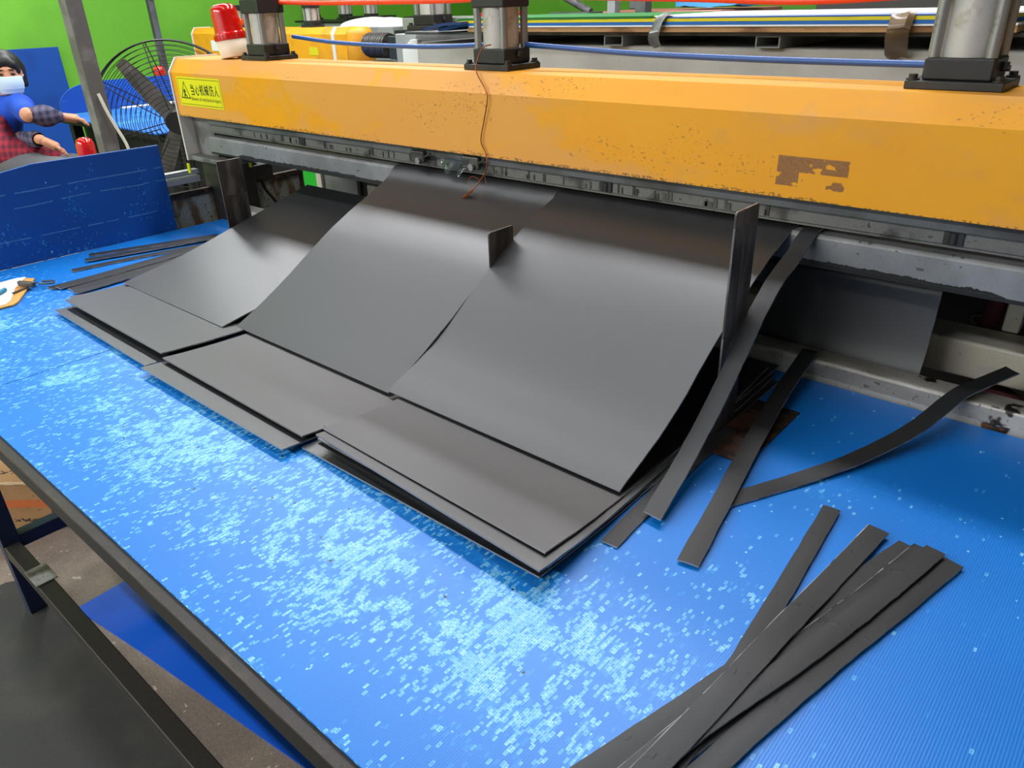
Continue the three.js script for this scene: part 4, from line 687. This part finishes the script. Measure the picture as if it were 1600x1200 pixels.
// ---------------------------------------------------------------- behind: the other machines
{
  const t = thing('cutting_press', 'smaller yellow press further back with a rounded right end', 'machine', [-6.3, 0, -4.1]);
  part(t, 'beam_cover', prismX([[-4.0, 1.1], [-4.0, 1.347], [-4.032, 1.395], [-4.2, 1.395], [-4.23, 1.347], [-4.23, 1.1]], -7.6, -5.22), M.yellowDull);
  part(t, 'end_cap', lathe([[0, 1.1], [0.115, 1.1], [0.115, 1.347], [0.085, 1.394], [0, 1.395]], -5.2, 0, -4.115, 40), M.yellowDull, 'rounded yellow end cover');
  part(t, 'end_plate', prismX([[-3.99, 1.09], [-3.99, 1.35], [-4.03, 1.402], [-4.2, 1.402], [-4.24, 1.35], [-4.24, 1.09]], -7.61, -7.6), M.offwhite);
  part(t, 'joint_band', prismX([[-3.994, 1.1], [-3.994, 1.35], [-4.03, 1.4], [-4.2, 1.4], [-4.236, 1.35], [-4.236, 1.1]], -5.40, -5.36), M.offwhite);
  part(t, 'warning_sign', bx(-5.72, -5.6, 1.19, 1.25, -3.9995, -3.998, 0.0005), std({ color: 0xd8c81a, roughness: 0.5 }), 'small yellow label');
  part(t, 'paper_label', bx(-7.28, -7.1, 1.2, 1.29, -3.9995, -3.998, 0.0005), M.white);
  for (const x of [-7.4, -5.3]) part(t, 'column', bx(x - 0.12, x + 0.12, 0, 1.1, -4.25, -4.02, 0.005), M.greyDark);
  part(t, 'lower_bed', bx(-7.5, -5.2, 0.7, 0.9, -4.3, -3.95, 0.005), M.grey);
  for (const x of [-6.95, -5.79]) { const c = CY.clone(); c.position.set(x + 6.3, 1.395, -0.015); t.add(c); }
  const m = thing('gear_motor', 'dirty grey motor with black terminal box beside the rounded yellow end', 'motor', [-4.4, 0, -3.6]);
  part(m, 'motor_body', [(() => { const g = new THREE.CylinderGeometry(0.075, 0.075, 0.22, 30); g.rotateZ(Math.PI / 2); g.translate(-4.36, 1.30, -3.62); return g; })(), ...Array.from({ length: 8 }, (_, k) => { const g = new THREE.TorusGeometry(0.076, 0.004, 6, 30); g.rotateY(Math.PI / 2); g.translate(-4.45 + k * 0.025, 1.30, -3.62); return g; })], M.steel);
  part(m, 'terminal_box', bx(-4.2, -4.12, 1.22, 1.36, -3.66, -3.56, 0.006), M.black); part(m, 'motor_foot', bx(-4.5, -4.2, 0, 1.2, -3.72, -3.52, 0.005), M.greyDark);
}
{
  const t = thing('rear_press', 'grey press far back with a black top bar and slim cylinders', 'machine', [-7.2, 0, -5.9]);
  part(t, 'body_panel', bx(-8.3, -6.45, 0.4, 1.375, -6.1, -5.72, 0.006), M.grey); part(t, 'top_bar', bx(-8.35, -6.44, 1.383, 1.405, -6.1, -5.69, 0.003), M.black); part(t, 'top_plate', bx(-7.5, -6.9, 1.42, 1.44, -6.0, -5.8, 0.003), M.black);
  part(t, 'foot', bx(-8.2, -6.5, 0, 0.4, -6.05, -5.78, 0.004), M.greyDark); part(t, 'spacer', bx(-7.45, -6.95, 1.405, 1.42, -5.95, -5.85, 0.002), M.dark);
  for (const x of [-8.25, -7.65, -7.2, -6.2]) { const c = CY.clone(); c.position.set(x + 7.2, 1.406, 0.0); c.scale.set(1.1, 1.1, 1.1); t.add(c); }
  part(t, 'side_arm', bx(-6.46, -6.1, 1.385, 1.406, -6.0, -5.8, 0.003), M.black);
  const hole = (x0, x1, y0, y1, z) => { const s = new THREE.Shape(); s.moveTo(x0, y0); s.lineTo(x1, y0); s.lineTo(x1, y1); s.lineTo(x0 + (x1 - x0) * 0.6, y1); s.lineTo(x0, y1 - (y1 - y0) * 0.4); const h = new THREE.Path(); h.absarc((x0 + x1) / 2 + 0.012, y0 + (y1 - y0) * 0.3, (x1 - x0) * 0.22, 0, 6.283, true); s.holes.push(h); const g = new THREE.ExtrudeGeometry(s, { depth: 0.03, bevelEnabled: true, bevelSize: 0.003, bevelThickness: 0.003, bevelSegments: 1 }); g.translate(0, 0, z); return g; };
  part(t, 'lug_plate', hole(-6.5, -6.34, 1.25, 1.4, -5.74), M.white, 'white lug with a round hole');
  const g = thing('grey_machine', 'long grey machine body behind the yellow press carrying a loaded pallet', 'machine', [-1.4, 0, -3.7]);
  part(g, 'body_panel', bx(-3.46, 0.6, 0.3, 1.352, -4.4, -3.1, 0.012), std({ map: worn([208, 203, 196], [186, 180, 172], { m: 1.6, lo: 0.4, hi: 0.75, grain: 5, seed: 38 }), roughness: 0.55 }));
  part(g, 'end_housing', bx(-3.64, -3.462, 0.3, 1.395, -4.2, -3.14, 0.006), M.grey); part(g, 'plinth', bx(-3.4, 0.55, 0, 0.3, -4.3, -3.2), M.greyDark);
  part(g, 'lug_plate', hole(-3.535, -3.41, 1.24, 1.365, -3.13), M.white, 'white lug with a round hole');
  const b = thing('machine_cabinet', 'grey-green cabinet with a small orange switch plate, far back', 'cabinet', [-5.4, 0, -5.1]);
  part(b, 'cabinet_body', bx(-5.75, -4.6, 0, 1.43, -5.6, -5.062, 0.006), std({ color: 0x8c9284, roughness: 0.6 })); part(b, 'switch_plate', bx(-5.52, -5.44, 1.355, 1.415, -5.061, -5.05, 0.002), std({ color: 0xe8a010 })); part(b, 'cabinet_lid', bx(-5.74, -5.6, 1.4305, 1.445, -5.3, -5.08, 0.003), M.black);
  const c1 = CY.clone(); c1.scale.set(2.3, 2.3, 2.3); c1.position.set(0.23, 1.345, 0.2); b.add(c1); part(b, 'front_ledge', bx(-5.5, -4.84, 0, 1.344, -5.06, -4.74, 0.004), M.black);
  const hp = new THREE.SphereGeometry(1, 28, 14, 0, 6.2832, 0, 1.5708), hq = hp.attributes.position; for (let i = 0; i < hq.count; i++) { const x = hq.getX(i), y = hq.getY(i), z = hq.getZ(i), k = 0.75 + 0.5 * fbm(x * 2 + 4, z * 2 + y + 7, 3); hq.setXYZ(i, x * 0.5, y * 0.075 * k, z * 0.3); }
  hp.computeVertexNormals(); hp.translate(-6.35, 1.361, -5.3); solid('white_film', hp, std({ color: 0xf0efec, roughness: 0.6 }), 'heap of white film lying behind the grey machines, far back', 'film');
  solid('film_stand', bx(-6.9, -5.82, 0, 1.36, -5.62, -5.0, 0.005), M.grey, 'grey stand carrying the heap of white film', 'stand');
  const c2 = CY.clone(); c2.position.set(0.63, 1.46, -0.2); c2.scale.set(1.3, 1.0, 1.3); b.add(c2); part(b, 'red_flange', bx(-4.9, -4.64, 1.4305, 1.46, -5.45, -5.15, 0.003), std({ color: 0xd0202a }));
}
{ // pallet with coloured sheets
  const t = thing('steel_pallet', 'pallet with square steel runners under the coloured sheets', 'pallet', [-1.9, 1.353, -3.6]);
  part(t, 'deck', bx(-3.44, -0.42, 1.397, 1.41, -4.2, -3.04, 0.002), M.greyDark);
  for (const x of [-2.078, -1.36, -0.72, -2.85]) { const s = new THREE.Shape(); s.moveTo(-0.05, 0); s.lineTo(0.05, 0); s.lineTo(0.05, 0.043); s.lineTo(-0.05, 0.043); s.closePath(); const h = new THREE.Path(); h.moveTo(-0.044, 0.005); h.lineTo(-0.044, 0.038); h.lineTo(0.044, 0.038); h.lineTo(0.044, 0.005); s.holes.push(h); const g = new THREE.ExtrudeGeometry(s, { depth: 1.1, bevelEnabled: false }); g.translate(x, 1.3535, -4.16); part(t, 'runner', g, M.grey); }
  solid('plywood_board', bx(-2.92, -0.52, 1.4115, 1.432, -4.15, -3.0, 0.002), M.wood, 'raw plywood board between the pallet and the coloured sheets', 'board');
  const lay = (y, h, x0, x1, droop, col, label, z0 = -2.99) => solid('foam_sheet', smooth(ribbon([0, 0.25, 0.5, 0.75, 0.85, 0.9, 0.95, 1].map((k) => { const x = x1 + (x0 - x1) * k; return [x, y - 0.5 * Math.max(0, -2.9 - x) ** 2, z0 - 0.32]; }), 0.64, h, { n: 40, m: 1, side: [0, 0, 1], edge: 3.33, seed: 80 })), std({ color: col, vertexColors: false, roughness: 0.6 }), label, 'sheet', 'coloured sheets on the pallet');
  lay(1.4325, 0.006, -2.9, -0.52, 0.0, 0xe6e6e2, 'thin white sheet lowest in the coloured stack');
  lay(1.4392, 0.0115, -3.12, -0.55, 0.012, 0x0f62ae, 'blue sheet in the coloured stack below the yellow one');
  lay(1.4514, 0.0115, -3.05, -0.55, 0.014, 0xd8c80e, 'yellow sheet in the coloured stack');
  lay(1.4636, 0.010, -2.98, -1.85, 0.018, 0x0e6a1e, 'dark green sheet on the left top of the coloured stack');
  lay(1.4636, 0.0035, -1.82, -0.6, 0.0, 0x1450a0, 'thin deep blue sheet on the right top of the coloured stack');
  lay(1.4676, 0.005, -1.85, -0.5, 0.0, 0xecece8, 'white sheet topping the right part of the coloured stack', -3.02);
  solid('plastic_sheet', smooth(ribbon([[-2.9, 1.448, -3.02], [-3.05, 1.441, -3.02], [-3.18, 1.418, -3.02]], 0.16, 0.012, { n: 14, side: [0, 0, 1], m: 1 })), std({ color: 0x17306a, roughness: 0.5 }), 'navy sheet end drooping off the left end of the stack', 'sheet');
  const tp = (pts, w, m, label) => solid('packing_tape', smooth(ribbon(pts, w, 0.0015, { n: 24, m: 4, side: [1, 0.15, 0], wave: 0.02, seed: 90 })), m, label, 'tape');
  tp([[-1.79, 1.476, -3.03], [-1.79, 1.474, -2.985], [-1.8, 1.445, -2.975], [-1.82, 1.40, -2.975], [-1.83, 1.352, -3.02]], 0.05, std({ color: 0x7d7f7c, roughness: 0.4 }), 'crumpled grey tape hanging over the stack edge, nearer the middle');
  tp([[-0.86, 1.474, -2.99], [-0.86, 1.455, -2.975], [-0.865, 1.41, -2.97], [-0.875, 1.37, -3.02], [-0.885, 1.325, -3.085]], 0.075, phys({ color: 0x8a7050, roughness: 0.25, transmission: 0.35, thickness: 0 }), 'broad brown packing tape hanging over the stack edge at the right');
  const bag = new THREE.IcosahedronGeometry(1, 12), p = bag.attributes.position; for (let i = 0; i < p.count; i++) { const x = p.getX(i), y = p.getY(i), z = p.getZ(i), k = 1 + 0.35 * (fbm(x * 2.2 + 5, y * 2.2 + z * 1.7 + 9, 4) - 0.5); p.setXYZ(i, x * k * 0.17, Math.max(-0.04, y * k * 0.06), z * k * 0.25); }
  bag.computeVertexNormals(); bag.translate(-0.215, 1.393, -3.4); solid('plastic_bag', bag, phys({ color: 0x55565c, roughness: 0.25 }), 'crumpled grey plastic bag at the right end of the coloured stack', 'bag');
}
{ // far right, along the back
  solid('rear_bench', [bx(-4.9, -2.2, 1.33, 1.40, -7.4, -6.0, 0.004), ...[[-4.8, -6.1], [-2.3, -6.1], [-4.8, -7.3], [-2.3, -7.3]].map(([x, z]) => bx(x - 0.04, x + 0.04, 0, 1.33, z - 0.04, z + 0.04))], M.greyDark, 'dark bench far back holding pink boards', 'bench');
  solid('foam_board', bx(-4.5, -3.1, 1.4005, 1.43, -7.2, -6.05, 0.003), std({ color: 0xd08a78, roughness: 0.7 }), 'salmon pink board lying on the far bench', 'board');
  const g = new THREE.BoxGeometry(0.55, 0.045, 0.5, 12, 4, 8), p = g.attributes.position; for (let i = 0; i < p.count; i++) p.setY(i, p.getY(i) + (fbm(p.getX(i) * 9 + 5, p.getZ(i) * 9 + 5, 3) - 0.5) * 0.05); g.computeVertexNormals(); g.translate(-3.35, 1.476, -6.5);
  solid('plastic_bag', g, std({ color: 0x4fa8e8, roughness: 0.5 }), 'light blue bag piled on the pink board', 'bag');
  solid('steel_post', bx(-4.08, -4.0, 0, 2.4, -5.98, -5.9, 0.004), M.grey, 'light grey post in front of the far bench', 'post');
  solid('steel_post', [bx(-3.79, -3.69, 0, 2.4, -5.98, -5.88, 0.004), bx(-3.86, -3.79, 1.45, 1.9, -5.95, -5.9, 0.01)], M.greyDark, 'darker grey post with a side hook by the far bench', 'post');
  solid('steel_brace', [rod([-4.6, 1.62, -5.8], [-4.18, 1.44, -5.8], 0.03), bx(-4.55, -4.12, 0, 1.44, -5.9, -5.7)], M.greyDark, 'sloping dark steel brace on a low cabinet, far back', 'brace');
  solid('dark_partition', bx(-2.1, 2.5, 0, 2.3, -5.45, -5.4, 0.004), std({ color: 0x3c3733, roughness: 0.7 }), 'dark grey-brown partition filling the back right', 'partition');
  solid('mesh_sleeve', tube([[-0.235, 1.06, -1.9], [-0.232, 0.96, -1.9], [-0.238, 0.88, -1.905], [-0.25, 0.8, -1.92], [-0.24, 0.74, -1.9], [-0.17, 0.715, -1.86], [-0.05, 0.70, -1.80], [0.1, 0.70, -1.78]], 0.02, 60, 14), std({ map: worn([70, 14, 26], [120, 60, 66], { m: 0.02, f: 4, lo: 0.55, hi: 0.65, grain: 30, seed: 39 }), roughness: 0.8 }), 'dark red braided hose sleeve behind the rail at the right', 'hose');
}

renderer.render(scene, camera);
